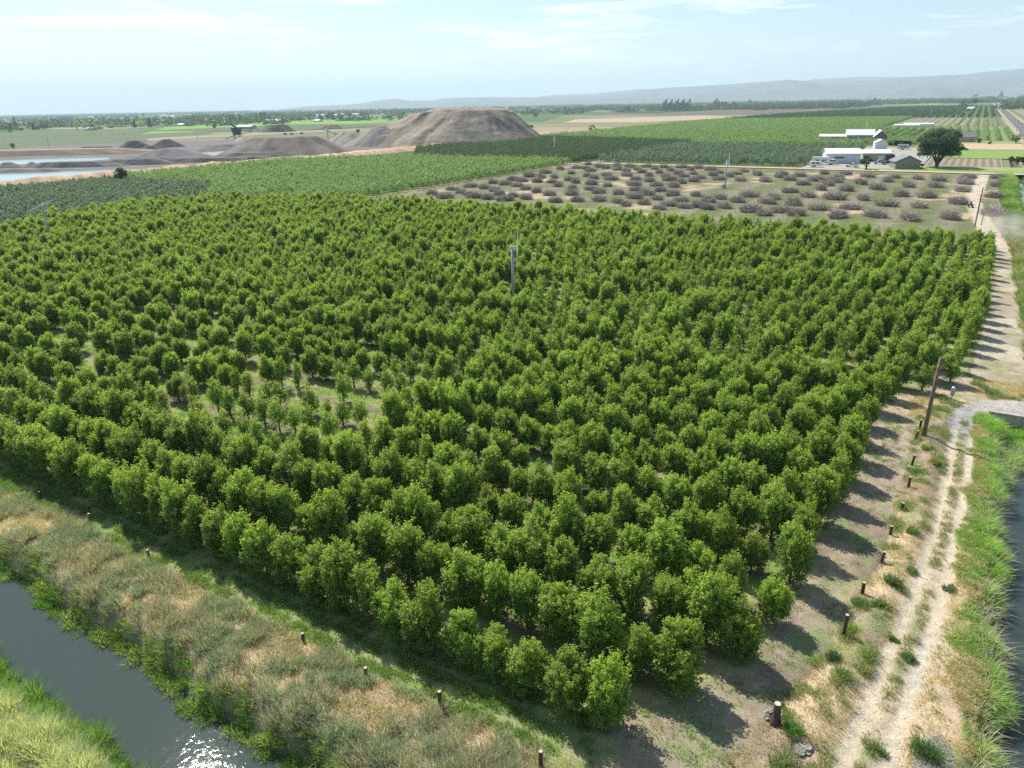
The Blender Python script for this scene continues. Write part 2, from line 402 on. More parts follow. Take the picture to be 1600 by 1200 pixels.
me = mesh_np('ground', np.stack([GX, GY, Z], -1).reshape(-1, 3), F, M_GROUND, Cc.reshape(-1, 3), smooth=True)
tag(link('ground', me), kind='structure')

# canal water
def mat_water(name, col, rough=.06, bscale=1.8, bstr=.35, stretch=(1, 1, 1)):
    m, n, l, p = mat_new(name); p.inputs['Base Color'].default_value = (*col, 1); p.inputs['Roughness'].default_value = rough; p.inputs['IOR'].default_value = 1.33
    g = n.new('ShaderNodeNewGeometry'); mp = n.new('ShaderNodeMapping'); mp.inputs['Scale'].default_value = stretch
    z = n.new('ShaderNodeTexNoise'); z.inputs['Scale'].default_value = bscale; z.inputs['Detail'].default_value = 4; z.inputs['Distortion'].default_value = .6
    b = n.new('ShaderNodeBump'); b.inputs['Strength'].default_value = bstr; b.inputs['Distance'].default_value = .05
    l.new(g.outputs['Position'], mp.inputs[0]); l.new(mp.outputs[0], z.inputs['Vector']); l.new(z.outputs['Fac'], b.inputs['Height']); l.new(b.outputs['Normal'], p.inputs['Normal'])
    return m
M_WATER = mat_water('canal_water', (.042, .062, .053), .03, 2.6, .12)
M_POND = mat_water('pond_water', (.19, .33, .36), .12, .4, .1)
def quads(name, rects, z, mat, kind='structure'):
    g = G()
    for x0, x1, y0, y1 in rects: g.add([(x0, y0, z), (x1, y0, z), (x1, y1, z), (x0, y1, z)], [(0, 1, 2, 3)])
    return tag(g.build(name, mat), kind=kind)
quads('canal_water', [(-110, 5.5, 5, 21)], WATER_Z, M_WATER)
quads('canal_water', [(5.5, 16, 6, 81.2)], WATER_Z, M_WATER)
quads('canal_water', [(11.5, 20, 91, 345)], WATER_Z, M_WATER)

# ------------------------------------------------------------------ far fields as sheets
_fz = [.06]
def field(pts, col, col2=None, period=0, alongx=False, z=None, nz=(30, 1.0)):
    """flat field sheet over polygon pts (ground coords), gridded inside so it carries colour variation"""
    pts = [tuple(p) for p in pts]
    _fz[0] += .012
    m, n, l, p = mat_new('field'); p.inputs['Roughness'].default_value = .95; p.inputs['Specular IOR Level'].default_value = .1
    g = n.new('ShaderNodeNewGeometry')
    zt = n.new('ShaderNodeTexNoise'); zt.inputs['Scale'].default_value = 1/nz[0]; zt.inputs['Detail'].default_value = 8; zt.inputs['Roughness'].default_value = .7
    l.new(g.outputs['Position'], zt.inputs['Vector'])
    r = n.new('ShaderNodeValToRGB'); r.color_ramp.elements[0].position = .35; r.color_ramp.elements[1].position = .65
    c2 = col2 or tuple(c*.72 for c in col)
    r.color_ramp.elements[0].color = (*c2, 1); r.color_ramp.elements[1].color = (*col, 1)
    l.new(zt.outputs['Fac'], r.inputs['Fac']); out = r.outputs['Color']
    if period:
        wv = n.new('ShaderNodeTexWave'); wv.bands_direction = 'Y' if alongx else 'X'; wv.inputs['Scale'].default_value = .314/period; wv.inputs['Distortion'].default_value = .6
        l.new(g.outputs['Position'], wv.inputs['Vector'])
        mm = n.new('ShaderNodeMixRGB'); mm.blend_type = 'MULTIPLY'; mm.inputs['Color2'].default_value = (.55, .6, .55, 1)
        l.new(wv.outputs['Fac'], mm.inputs['Fac']); l.new(out, mm.inputs['Color1']); out = mm.outputs['Color']
    l.new(out, p.inputs['Base Color'])
    o = G().add([(x, y, _fz[0] if z is None else z) for x, y in pts], [tuple(range(len(pts)))]).build('field', m)
    return tag(o, kind='structure')
def rect(x0, x1, y0, y1): return [(x0, y0), (x1, y0), (x1, y1), (x0, y1)]
def pp(*a): return [W(*p) for p in a]
GRN = (.12, .2, .055); GRN2 = (.15, .2, .09); TANF = (.42, .32, .21)
# floors below the young far orchards
field(rect(-342, -228, 92, 195), (.2, .23, .1), (.15, .2, .07), 4.3, True)
field(rect(-345, -183, 197, 351), (.17, .27, .07), (.13, .2, .06), 4.3, True)
field(rect(-345, -176, 358, 545), (.1, .14, .06), (.08, .11, .05), 4.3, True)
field(rect(-172, -60, 372, 508), (.24, .29, .13), (.19, .23, .11), 4.3, True)
field(rect(-345, -60, 545, 1140), (.17, .25, .09), (.13, .19, .07), 4.3, True)
field(rect(-80, 24, 606, 890), (.27, .33, .15), (.22, .26, .12), 8, False)
field(rect(-82, 26, 905, 1230), (.30, .26, .18), (.24, .25, .13), 8, False)
field(rect(-345, 26, 1240, 2800), (.13, .18, .075), (.09, .13, .055), 9, False)
field(rect(-345, -86, 1140, 1240), (.12, .17, .07), (.09, .13, .055), 9, False)
field(rect(50, 420, 380, 1800), (.3, .26, .17), (.2, .23, .1), 0)
field(rect(60, 300, 1200, 1500), (.42, .32, .2), (.34, .27, .17), 0)
# brown leafless and tan fields
field(pp((880, 192), (1000, 191.5), (1160, 184), (1100, 180.5), (900, 186.5)), (.46, .36, .24), (.38, .3, .2), 0)
field(pp((930, 180), (1110, 179.5), (1250, 178), (1330, 167), (1490, 158), (1490, 153.5), (1200, 163.5), (990, 172.5)), (.21, .165, .135), (.16, .14, .11), 12, True)
field(pp((630, 195), (850, 190), (880, 180), (930, 179.5), (985, 173), (640, 184)), (.12, .19, .07), (.1, .15, .06), 9, True)
field(pp((0, 232), (120, 229.5), (330, 214), (330, 207), (0, 215.5)), (.17, .2, .115), (.14, .165, .09), 6, True)
field(pp((0, 215.4), (330, 206.9), (360, 203), (240, 199), (0, 204.5)), (.14, .21, .075), (.12, .17, .065), 6, True)
field(pp((0, 204), (240, 198.6), (560, 185), (560, 182), (0, 193)), (.12, .18, .07), (.09, .135, .055), 14, True)
field(pp((220, 210), (440, 201), (620, 190), (620, 184.5), (400, 190.5), (260, 199)), (.2, .36, .06), (.16, .3, .05), 0)
field(pp((230, 221), (460, 209), (560, 204), (560, 201.5), (450, 205), (230, 216.5)), (.34, .28, .19), (.24, .22, .14), 0)
field(pp((820, 212), (960, 206), (970, 199), (830, 199)), (.36, .28, .19), (.25, .22, .14), 0, nz=(14, 1))
# farm strips and lane
field(rect(-176, 24, 352.5, 358.5), (.55, .46, .33), (.42, .36, .25), 0, nz=(5, 1))
field(rect(-66, -19, 359, 520), (.40, .375, .33), (.33, .31, .27), 0, nz=(9, 1))
field(rect(-44, 26, 358.5, 366), (.24, .36, .08), (.2, .28, .08), 0, nz=(8, 1))
field(rect(-18.5, 26, 384, 386.6), (.36, .35, .33), (.3, .3, .28), 0)
field(rect(-18.5, 26, 366.5, 384), (.24, .36, .09), (.3, .33, .13), 0, nz=(8, 1))
field(rect(-18.5, 12, 387, 436), (.36, .28, .2), (.3, .24, .17), 3, False)
field(rect(-18.5, 26, 438, 505), (.2, .33, .07), (.22, .28, .09), 0, nz=(10, 1))
field(rect(-18.5, 26, 507, 512), (.36, .35, .33), (.3, .3, .28), 0)
field(rect(-22, 26, 513, 575), (.52, .41, .24), (.44, .35, .21), 0, nz=(14, 1))
field(rect(-22, 24, 576, 604), (.26, .33, .12), (.2, .26, .08), 0, nz=(10, 1))
quads('road', [(29.5, 37.5, 330, 9000)], .45, mat_plain('asphalt', (.15, .148, .145), .9, var=.15, scale=.05))
field(rect(24.5, 29, 330, 6000), (.42, .35, .25), (.3, .29, .17), 0)
field(rect(38, 43, 330, 6000), (.40, .34, .25), (.3, .27, .17), 0)

# distant patchwork
rs = np.random.RandomState(5)
def patch(n, xr, yr):
    for k in range(n):
        x = rs.uniform(*xr); y = rs.uniform(*yr); sx = rs.uniform(120, 420); sy = rs.uniform(120, 420)
        c = [(.12, .19, .07), (.1, .14, .06), (.2, .24, .1), (.3, .26, .18), (.16, .27, .07), (.13, .16, .08)][rs.randint(6)]
        field(rect(x, x+sx, y, y+sy), c, None, rs.choice([0, 9, 14]), bool(rs.randint(2)))
patch(46, (-4200, -900), (700, 4200)); patch(16, (-1500, -350), (1900, 4500)); patch(8, (60, 1500), (1500, 5000))

# ------------------------------------------------------------------ hills
def ridge(name, prof, D, depth, seed, col, px0=-500, px1=2100):
    xs = np.arange(px0, px1, 6.0); rows = 22; V = []; C = []
    ys = np.interp(xs, [p[0] for p in prof], [p[1] for p in prof])
    for j in range(rows):
        t = j/(rows-1); tt = min(1.0, t/.62); back = max(0.0, (t-.62)/.38)
        for i, x in enumerate(xs):
            X, Y, Zc = RAYD(x, ys[i], D)
            Zc = max(Zc, 0)
            d = (D-depth*(1-tt) + depth*.8*back)/D
            s = fbm(np.array([X*d]), np.array([Y*d]), 900, seed, 5)[0]
            h = Zc*(tt**1.25)*(1-.9*back)
            h = h+(s-.5)*Zc*1.0*math.sin(math.pi*min(1, tt))*1.0
            if t == 0: h = -1
            V.append((X*d, Y*d, h)); k = s
            C.append([c*(.85+.4*k) for c in col])
    m = len(xs); id_ = np.arange(m*rows).reshape(rows, m)
    F = np.stack([id_[:-1, :-1], id_[:-1, 1:], id_[1:, 1:], id_[1:, :-1]], -1).reshape(-1, 4)
    tag(link(name, mesh_np(name, np.array(V), F, M_HILL, np.array(C), smooth=True)), kind='structure')
P1 = [(-500, 190), (300, 178), (430, 172), (480, 166), (530, 164), (560, 162), (590, 157), (618, 154), (640, 157), (670, 157), (700, 153), (760, 152), (850, 152), (900, 150), (960, 147), (1000, 142), (1030, 138), (1060, 136), (1100, 134), (1150, 131), (1200, 127), (1235, 124.5), (1260, 127), (1290, 130), (1330, 127), (1400, 122), (1440, 120), (1500, 117), (1540, 112), (1600, 107), (1800, 98), (2100, 110)]
P2 = [(-500, 196), (380, 180), (600, 166), (800, 156), (870, 148), (930, 146), (1000, 139), (1080, 138), (1200, 134), (1270, 124), (1340, 120), (1420, 120), (1530, 115), (1600, 118), (2100, 110)]
ridge('hills', P1, 11500, 3600, 3, (.15, .145, .125))
ridge('hills', P2, 14500, 1500, 8, (.16, .16, .13))

# ------------------------------------------------------------------ foliage
def crown_mesh(name, seed, H=4.3, R=1.35, z0=.55, shoots=170, per=28, leaf=.17, upright=1.0, lobes=8, mat=None, open_=0.0, slen=.75, ret_tip=False):
    r = np.random.RandomState(seed)
    LB = []
    for k in range(lobes):
        a = 2*math.pi*k/lobes+r.uniform(-.5, .5); q = R*(.12 if k == 0 else r.uniform(.35, .72))
        top = H-(.0 if k == 0 else r.uniform(.1, 1.2))-q*.3
        LB.append((math.cos(a)*q, math.sin(a)*q, top, R*r.uniform(.28, .44)))
    V = []; 
    n = shoots
    li = r.randint(0, lobes, n)
    B = np.array(LB)[li]
    hz = r.beta(1.5, 1.05, n)
    base_z = z0+(B[:, 2]-z0-slen*.7)*hz
    ang = r.uniform(0, 2*math.pi, n); taper = np.sqrt(np.clip(1-((hz-.45)/.78)**2, .12, 1))
    rr = B[:, 3]*np.sqrt(r.uniform(.1, 1, n))*taper
    bx = B[:, 0]*(.55+.45*hz)+np.cos(ang)*rr; by = B[:, 1]*(.55+.45*hz)+np.sin(ang)*rr
    outx = bx; outy = by; ol = np.hypot(outx, outy)+1e-3
    tilt = (1-hz)*.9+.18
    d = np.stack([outx/ol*tilt+r.normal(0, .22, n), outy/ol*tilt+r.normal(0, .22, n), upright*np.ones(n)*(.35+.75*hz)], -1)
    d /= np.linalg.norm(d, axis=1)[:, None]
    ln = slen*r.uniform(.55, 1.15, n)
    t = r.uniform(0, 1, (n, per))
    P = np.stack([bx, by, base_z], -1)[:, None, :]+d[:, None, :]*(t*ln[:, None])[..., None]
    P += r.normal(0, 1, (n, per, 3))*(.13-.07*t)[..., None]*(1+open_)
    P = P.reshape(-1, 3); m = len(P)
    P[:, 2] = np.maximum(P[:, 2], z0*.7)
    oc = P.copy(); oc[:, 2] = 0; oc /= (np.linalg.norm(oc, axis=1)[:, None]+.2)
    nr = r.normal(0, 1, (m, 3))*.5+oc*.5+np.array([0, 0, .6]); nr /= np.linalg.norm(nr, axis=1)[:, None]
    dd = np.cross(nr, r.normal(0, 1, (m, 3))); dd /= np.linalg.norm(dd, axis=1)[:, None]
    ee = np.cross(nr, dd)
    s = leaf*r.uniform(.65, 1.2, m)[:, None]
    V = np.stack([P-dd*s*.5, P+ee*s*.28, P+dd*s*.5, P-ee*s*.28], 1).reshape(-1, 3)
    F = np.arange(m*4).reshape(-1, 4)
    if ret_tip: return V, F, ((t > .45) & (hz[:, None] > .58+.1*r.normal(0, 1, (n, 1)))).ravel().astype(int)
    return V, F
def round_crown(seed, H, R, z0, n, leaf, clumps=26):
    r = np.random.RandomState(seed); c = r.normal(0, 1, (clumps, 3)); c /= np.linalg.norm(c, axis=1)[:, None]; c *= (r.uniform(.15, 1, clumps)**.45)[:, None]
    hz = (H-z0)/2; cr_ = r.uniform(.24, .4, clumps)
    k = r.randint(0, clumps, n); d = r.normal(0, 1, (n, 3)); d[:, 2] = np.abs(d[:, 2])*.9-.25; d /= np.linalg.norm(d, axis=1)[:, None]
    rr = r.uniform(.35, 1, n)**.5
    P = c[k]*.72+d*(cr_[k]*rr)[:, None]; P = P*np.array([R, R*.95, hz])+np.array([0, 0, z0+hz])
    nr = d*.7+r.normal(0, 1, (n, 3))*.5+np.array([0, 0, .3]); nr /= np.linalg.norm(nr, axis=1)[:, None]
    dd = np.cross(nr, r.normal(0, 1, (n, 3))); dd /= np.linalg.norm(dd, axis=1)[:, None]; ee = np.cross(nr, dd)
    s = leaf*r.uniform(.6, 1.2, n)[:, None]
    V = np.stack([P-dd*s*.5, P+ee*s*.32, P+dd*s*.5, P-ee*s*.32], 1).reshape(-1, 3)
    return V, np.arange(n*4).reshape(-1, 4)
def trunk_mesh(seed, H=4.3, R=1.3, r0=.09, limbs=5):
    r = random.Random(seed); g = G()
    g.tube([(0, 0, -.1), (.02, .01, .4), (0, 0, .85)], [r0*1.2, r0, r0*.9], 7)
    for k in range(limbs):
        a = 2*math.pi*k/limbs+r.uniform(-.4, .4); q = R*r.uniform(.35, .6); h = H*r.uniform(.62, .85)
        g.tube([(0, 0, .7), (math.cos(a)*q*.5, math.sin(a)*q*.5, .7+h*.28), (math.cos(a)*q, math.sin(a)*q, h)], [r0*.62, r0*.45, r0*.12], 5)
    return np.array(g.v), g.f
TREES = []       # (crown mesh, trunk mesh) for individuals
def tree_variant(seed, mat, **kw):
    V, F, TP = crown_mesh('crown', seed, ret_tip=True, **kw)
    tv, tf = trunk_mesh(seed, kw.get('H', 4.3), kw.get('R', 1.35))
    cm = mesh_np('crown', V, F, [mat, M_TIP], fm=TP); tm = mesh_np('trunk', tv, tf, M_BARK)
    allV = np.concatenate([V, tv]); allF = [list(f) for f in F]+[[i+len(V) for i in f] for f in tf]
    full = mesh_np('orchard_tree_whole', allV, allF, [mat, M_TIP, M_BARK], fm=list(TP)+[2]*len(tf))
    return cm, tm, full
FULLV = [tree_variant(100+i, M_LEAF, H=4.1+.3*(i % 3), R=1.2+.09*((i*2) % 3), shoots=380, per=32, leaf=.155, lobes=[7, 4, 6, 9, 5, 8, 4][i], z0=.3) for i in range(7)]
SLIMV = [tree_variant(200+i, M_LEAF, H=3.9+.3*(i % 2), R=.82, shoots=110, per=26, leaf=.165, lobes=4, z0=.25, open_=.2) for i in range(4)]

def inst_points(name, P, rot, scl, idx, protos, label=None):
    """one 'stuff' object: points instancing whole-tree meshes"""
    me = bpy.data.meshes.new(name); me.vertices.add(len(P)); me.vertices.foreach_set('co', np.asarray(P, np.float32).ravel())
    a = me.attributes.new('rot', 'FLOAT_VECTOR', 'POINT'); rv = np.zeros((len(P), 3), np.float32); rv[:, 2] = rot; a.data.foreach_set('vector', rv.ravel())
    a = me.attributes.new('scl', 'FLOAT_VECTOR', 'POINT'); a.data.foreach_set('vector', np.asarray(scl, np.float32).ravel())
    a = me.attributes.new('idx', 'INT', 'POINT'); a.data.foreach_set('value', np.asarray(idx, np.int32))
    o = link(name, me)
    ng = bpy.data.node_groups.new(name, 'GeometryNodeTree')
    ng.interface.new_socket('Geometry', in_out='INPUT', socket_type='NodeSocketGeometry'); ng.interface.new_socket('Geometry', in_out='OUTPUT', socket_type='NodeSocketGeometry')
    gi = ng.nodes.new('NodeGroupInput'); go = ng.nodes.new('NodeGroupOutput')
    ip = ng.nodes.new('GeometryNodeInstanceOnPoints'); ip.inputs['Pick Instance'].default_value = True
    jn = ng.nodes.new('GeometryNodeJoinGeometry')
    for ob in protos:
        oi = ng.nodes.new('GeometryNodeObjectInfo'); oi.inputs['Object'].default_value = ob; oi.inputs['As Instance'].default_value = True
        ng.links.new(oi.outputs['Geometry'], jn.inputs[0])
    def att(nm, ty):
        x = ng.nodes.new('GeometryNodeInputNamedAttribute'); x.data_type = ty; x.inputs['Name'].default_value = nm; return x.outputs['Attribute']
    e2r = ng.nodes.new('FunctionNodeEulerToRotation')
    ng.links.new(gi.outputs[0], ip.inputs['Points']); ng.links.new(jn.outputs[0], ip.inputs['Instance'])
    ng.links.new(att('rot', 'FLOAT_VECTOR'), e2r.inputs[0]); ng.links.new(e2r.outputs[0], ip.inputs['Rotation'])
    ng.links.new(att('scl', 'FLOAT_VECTOR'), ip.inputs['Scale']); ng.links.new(att('idx', 'INT'), ip.inputs['Instance Index'])
    ng.links.new(ip.outputs[0], go.inputs[0])
    md = o.modifiers.new('plants', 'NODES'); md.node_group = ng
    return tag(o, label, None, None, 'stuff')
def proto(name, me): return bpy.data.objects.new(name, me)      # unlinked source
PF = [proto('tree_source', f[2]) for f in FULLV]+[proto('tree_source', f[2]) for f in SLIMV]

def vis(x, y, z=2, m=60):
    v = np.array([x, y, z-CAMH])
    if v@CF < 1: return False
    a, b = PX(x, y, z); return -m < a < 1600+m and b < 1200+m*1.5
def ordn(k):
    return ['', 'first', 'second', 'third', 'fourth', 'fifth', 'sixth', 'seventh', 'eighth', 'ninth', 'tenth', 'eleventh', 'twelfth'][k] if k <= 12 else '%d%s' % (k, {1: 'st', 2: 'nd', 3: 'rd'}.get(k % 10 if not 10 < k % 100 < 14 else 0, 'th'))
r = np.random.RandomState(42)
SPARSE_C = [W(400, 590), W(130, 600)]
allt = []
WMPOS = [W(800.5, 388, 9.4), W(66, 322, 9.4)]
for j in range(37):
    v0 = 26.2+4.2*j
    ue = float(row_end(v0)); uL = -np.interp(v0, [27, 92, 115, 140, 157, 166, 180], [240, 216, 226, 233, 226, 190, 180])
    k = 0
    u = ue
    while u > uL:
        k += 1
        uu = u+r.uniform(-.25, .25); vv = v0+r.uniform(-.17, .17)
        u -= 2.32
        if not vis(uu, vv): continue
        sx, sy = PX(uu, vv, 0)
        # thin patch on the left
        e1 = ((sx-370)/290)**2+((sy-610)/110)**2; e2 = ((sx-120)/330)**2+((sy-640)/95)**2; e1 = min(e1, ((sx-300)/270)**2+((sy-560)/75)**2); e3 = ((sx-570)/200)**2+((sy-565)/70)**2
        sp = min(e1, e2)+(fbm(np.array([uu]), np.array([vv]), 6, 5)[0]-.5)*.8
        if j < 3: sp = 9
        if any(math.hypot(uu-a, vv-b) < 1.6 for a, b in WMPOS): continue
        slim = sp < 1.05 or (sp < 1.6 and r.rand() < .45)
        if sp < 1.1 and r.rand() < (.32 if sx < 330 else .22): continue
        if sp >= 1.05 and r.rand() < .006: continue
        sc = r.uniform(.84, 1.14)*(.8 if r.rand() < .06 else 1)
        if sp < 1.3: sc *= .9
        s3 = (sc*r.uniform(.92, 1.1), sc*r.uniform(.92, 1.1), sc*r.uniform(.92, 1.08))
        allt.append(dict(x=uu, y=vv, j=j, k=k, i=(7+r.randint(4)) if slim else r.randint(7), s=s3, rz=r.uniform(0, 6.28), d=math.hypot(math.hypot(uu, vv), 28), slim=slim,
                    inf=(-20 < sx < 1620 and sy < 1230)))
allt.sort(key=lambda t: (not t['inf'], t['d']))
NEAR = allt[:300]; REST = allt[300:]
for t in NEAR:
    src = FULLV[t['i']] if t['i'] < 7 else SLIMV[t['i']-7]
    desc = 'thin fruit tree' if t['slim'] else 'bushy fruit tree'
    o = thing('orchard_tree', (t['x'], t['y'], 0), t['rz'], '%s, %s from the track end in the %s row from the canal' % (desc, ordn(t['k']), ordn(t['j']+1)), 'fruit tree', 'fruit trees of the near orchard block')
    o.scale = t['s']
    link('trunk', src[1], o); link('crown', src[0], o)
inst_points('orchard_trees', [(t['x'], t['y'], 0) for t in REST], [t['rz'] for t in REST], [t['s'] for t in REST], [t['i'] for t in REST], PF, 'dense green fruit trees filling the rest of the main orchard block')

# distant orchards
def lowtree(seed, mat, H, R, shoots=34, per=12, leaf=.42):
    V, F = crown_mesh('c', seed, H=H, R=R, shoots=shoots, per=per, leaf=leaf, lobes=5, z0=.3)
    return proto('far_tree_source', mesh_np('far_tree', V, F, mat))
def orchard(name, label, poly, mat, H, R, du, dv, alongx=True, seed=0, gap=.01, jit=.25, avoid=None, leaf=.42, shoots=34, per=12, gather=None):
    rr = np.random.RandomState(seed); pr = [lowtree(seed*10+i, mat, H*(.95+.06*i), R, shoots, per, leaf) for i in range(4)]
    xs = [p[0] for p in poly]; ys = [p[1] for p in poly]
    if alongx: X, Y = np.meshgrid(np.arange(min(xs), max(xs), du), np.arange(min(ys), max(ys), dv))
    else: X, Y = np.meshgrid(np.arange(min(xs), max(xs), dv), np.arange(min(ys), max(ys), du))
    X = X.ravel()+rr.uniform(-jit, jit, X.size); Y = Y.ravel()+rr.uniform(-jit, jit, Y.size)
    k = inpoly(X, Y, poly) & (rr.rand(X.size) > gap)
    z = -CAMH+1; vv = np.stack([X, Y, np.full(X.size, z)], -1); de = vv@CF; sx = 800+FPX*(vv@CR)/de
    k &= (sx > -60) & (sx < 1660)
    X = X[k]; Y = Y[k]; n = len(X)
    s = rr.uniform(.85, 1.15, n)*(1+.18*(fbm(X, Y, 25, seed)-.5)); S = np.stack([s, s, s*rr.uniform(.9, 1.1, n)], -1)
    return inst_points(name, np.stack([X, Y, np.zeros(n)], -1), rr.uniform(0, 6.28, n), S, rr.randint(0, 4, n), pr, label)
orchard('greygreen_orchard', 'low grey-green orchard between the pond bank and the main block', [(-340, 92), (-222, 92), (-230, 115), (-238, 140), (-230, 160), (-262, 194), (-341, 195)], M_LEAF_SAGE, 3.0, 1.1, 1.9, 3.6, seed=1)
orchard('bright_orchard', 'bright green orchard with a dark hedge-like front edge', [(-345, 197), (-262, 195), (-228, 163), (-195, 170), (-179, 186), (-178, 349), (-300, 349), (-345, 300)], M_LEAF_BRIGHT, 3.9, 1.3, 2.1, 4.2, seed=2)
orchard('dark_orchard', 'dark green orchard beyond the bright block', [(-345, 430), (-286, 352), (-178, 357), (-177, 545), (-345, 600)], M_LEAF_DARK, 3.6, 1.2, 2.2, 4.0, seed=3)
orchard('pale_row_orchard', 'pale green rows of orchard behind the brush piles', [(-171, 362), (-69, 362), (-66, 405), (-56, 450), (-56, 505), (-174, 505)], M_LEAF_SAGE, 3.9, 1.3, 2.2, 4.4, seed=4)
orchard('middle_orchard', 'wide green orchard in front of the tan field', [(-345, 610), (-177, 552), (-174, 515), (-62, 515), (-62, 545), (-22, 545), (-22, 612), (-84, 612), (-84, 900), (-84, 1240), (-345, 1150)], M_LEAF_BRIGHT, 3.8, 1.5, 2.6, 5.0, seed=5, leaf=.6, shoots=22, per=9)
orchard('roadside_orchard', 'orchard rows running towards the paved road', rect(-78, 22, 612, 800), M_LEAF_BRIGHT, 3.6, 1.3, 2.4, 7.0, False, seed=6, leaf=.6, shoots=22, per=9)
orchard('young_orchard', 'sparse young orchard rows beside the paved road', rect(-20, 24, 915, 1215), M_LEAF_BRIGHT, 2.2, 1.2, 3, 9.0, False, seed=12, leaf=.6, shoots=16, per=8)
orchard('far_orchard', 'dark far orchard rows below the hills', [(-345, 1160), (-84, 1250), (24, 1250), (24, 2300), (-150, 2500), (-330, 1560)], M_LEAF_DARK, 4.5, 2.8, 6, 10.0, False, seed=7, leaf=1.2, shoots=14, per=7)
# ------------------------------------------------------------------ berm along quarry
rb = np.linspace(0, 1, 260); cb = 13
B = []; BC = []
for i, t in enumerate(rb):
    y = 110+t*520
    xc = -352+4*math.sin(y*.02)+ (6*math.sin(y*.007+1)) + np.interp(y, [110, 380, 440, 520, 630], [0, 0, 6, 2, -10])
    hh = np.interp(y, [110, 200, 330, 440, 470, 520, 630], [3.9, 3.5, 2.4, 2.6, 3.0, 2.0, 1.0])*(.8+.5*float(fbm(np.array([y]), np.array([0.]), 14, 3)[0]))
    for k in range(cb):
        s = k/(cb-1)*2-1
        n = float(fbm(np.array([y]), np.array([s*9.]), 3.5, 4)[0])
        z = hh*max(0, 1-abs(s)**1.6)+(n-.5)*1.1*(1-abs(s))
        B.append((xc+s*12, y, max(z, .15) if abs(s) < .99 else -.1)); BC.append(list(lerp((.36, .235, .14), (.62, .44, .27), np.array(min(1, max(0, (n-.3)*2.4))))))
ib = np.arange(260*cb).reshape(260, cb); F = np.stack([ib[:-1, :-1], ib[:-1, 1:], ib[1:, 1:], ib[1:, :-1]], -1).reshape(-1, 4)
tag(link('earth_bank', mesh_np('earth_bank', np.array(B), F, M_HEAP, np.array(BC), smooth=True)), kind='structure')
# quarry floor
field([(-362, 110), (-362, 640), (-470, 760), (-640, 560), (-760, 420), (-760, 60)], (.2, .18, .165), (.13, .12, .115), 0, nz=(14, 1), z=.35)
field(pp((250, 252), (420, 241), (360, 236), (240, 246)), (.36, .34, .32), (.3, .285, .27), 0, nz=(15, 1), z=.36)
def pond(px):
    o = G().add([(*W(a, b, .5), .5) for a, b in px], [tuple(range(len(px)))]).build('pond_water', M_POND); tag(o, kind='structure')
pond([(-90, 262), (20, 257.5), (90, 253.5), (150, 250.5), (172, 249), (170, 245.5), (100, 247), (40, 249.5), (-90, 255)])
pond([(-90, 296), (0, 288), (60, 280.5), (120, 275.5), (188, 268), (170, 265.5), (110, 267), (60, 269), (0, 272), (-90, 277)])

def heap(name, label, cx, cy, rx, ry, h, plateau, col, col2, seed, rot=0, rough=.06, cat='gravel heap', nr=46, na=150, group=None, topn=.06, shift=0, shoulder=0):
    V = [(0, 0, h)]; C = [col]
    ca, sa = math.cos(rot), math.sin(rot)
    A = np.arange(na)/na*2*math.pi
    edge = 1+.16*(fbm(np.cos(A)*3+9, np.sin(A)*3+9, 1.3, seed)-.5)*2
    pla = plateau*(1+.3*(fbm(np.cos(A)*2+9, np.sin(A)*2+9, 1.1, seed+1)-.5)*2)
    gul = fbm(np.cos(A)*14+30, np.sin(A)*14+30, 1.0, seed+2, 3)
    for i in range(1, nr+1):
        t = i/nr
        for j, a in enumerate(A):
            q = t*edge[j]; x = math.cos(a)*rx*q+shift*(1-float(sm(.45, 1, t))); y = math.sin(a)*ry*q
            s = 1.0 if t < pla[j] else 1-(t-pla[j])/(1-pla[j])
            s = s if s > .12 else s*.9
            n = float(fbm(np.array([x]), np.array([y]), max(rx, ry)*.22, seed+3, 4)[0])-.5
            z = h*(s*(1-rough*.0)+n*topn*(1.4 if t < pla[j] else 1)*min(1, s*4)+(gul[j]-.5)*.025*math.sin(math.pi*min(1, max(0, s))))+(float(fbm(np.array([x]), np.array([y]), 5+rx*.03, seed+5, 4)[0])-.5)*h*.07*min(1, s*5)
            if shoulder and x < 12: z -= shoulder*float(sm(12, -45, x))*min(1, max(0, s*1.6-.5))
            if shoulder: z -= 4*float(sm(34, 80, x))*min(1, max(0, s*1.6-.4))
            if i == nr: z = -.2
            V.append((x*ca-y*sa, x*sa+y*ca, z))
            m = min(1, max(0, .5+n*2.0+(gul[j]-.5)*.25+1.1*(float(fbm(np.array([x+y*.4]), np.array([y-x*.4]), 5, seed+9, 4)[0])-.5)))
            C.append([col[k]*(1-m)+col2[k]*m for k in range(3)])
    F = [[0, 1+j, 1+(j+1) % na] for j in range(na)]
    for i in range(nr-1):
        for j in range(na):
            F.append([1+i*na+j, 1+(i+1)*na+j, 1+(i+1)*na+(j+1) % na, 1+i*na+(j+1) % na])
    o = link(name, mesh_np(name, np.array(V), F, M_HEAP, np.array(C), smooth=True), None, (cx, cy, .3))
    return tag(o, label, cat, group)
CAMROT = math.atan2(.5291, .8486)       # lateral direction of the view in world
def camxy(X, Y): return (X*.8486-Y*.5291, X*.5291+Y*.8486)
mc = camxy(-56, 655)
heap('gravel_mound', 'huge flat-topped grey-brown gravel mound beyond the tan bank', mc[0], mc[1], 84, 80, 26.5, .46, (.215, .18, .135), (.34, .29, .225), 4, CAMROT, nr=90, na=320, topn=.12, shift=16, shoulder=6)
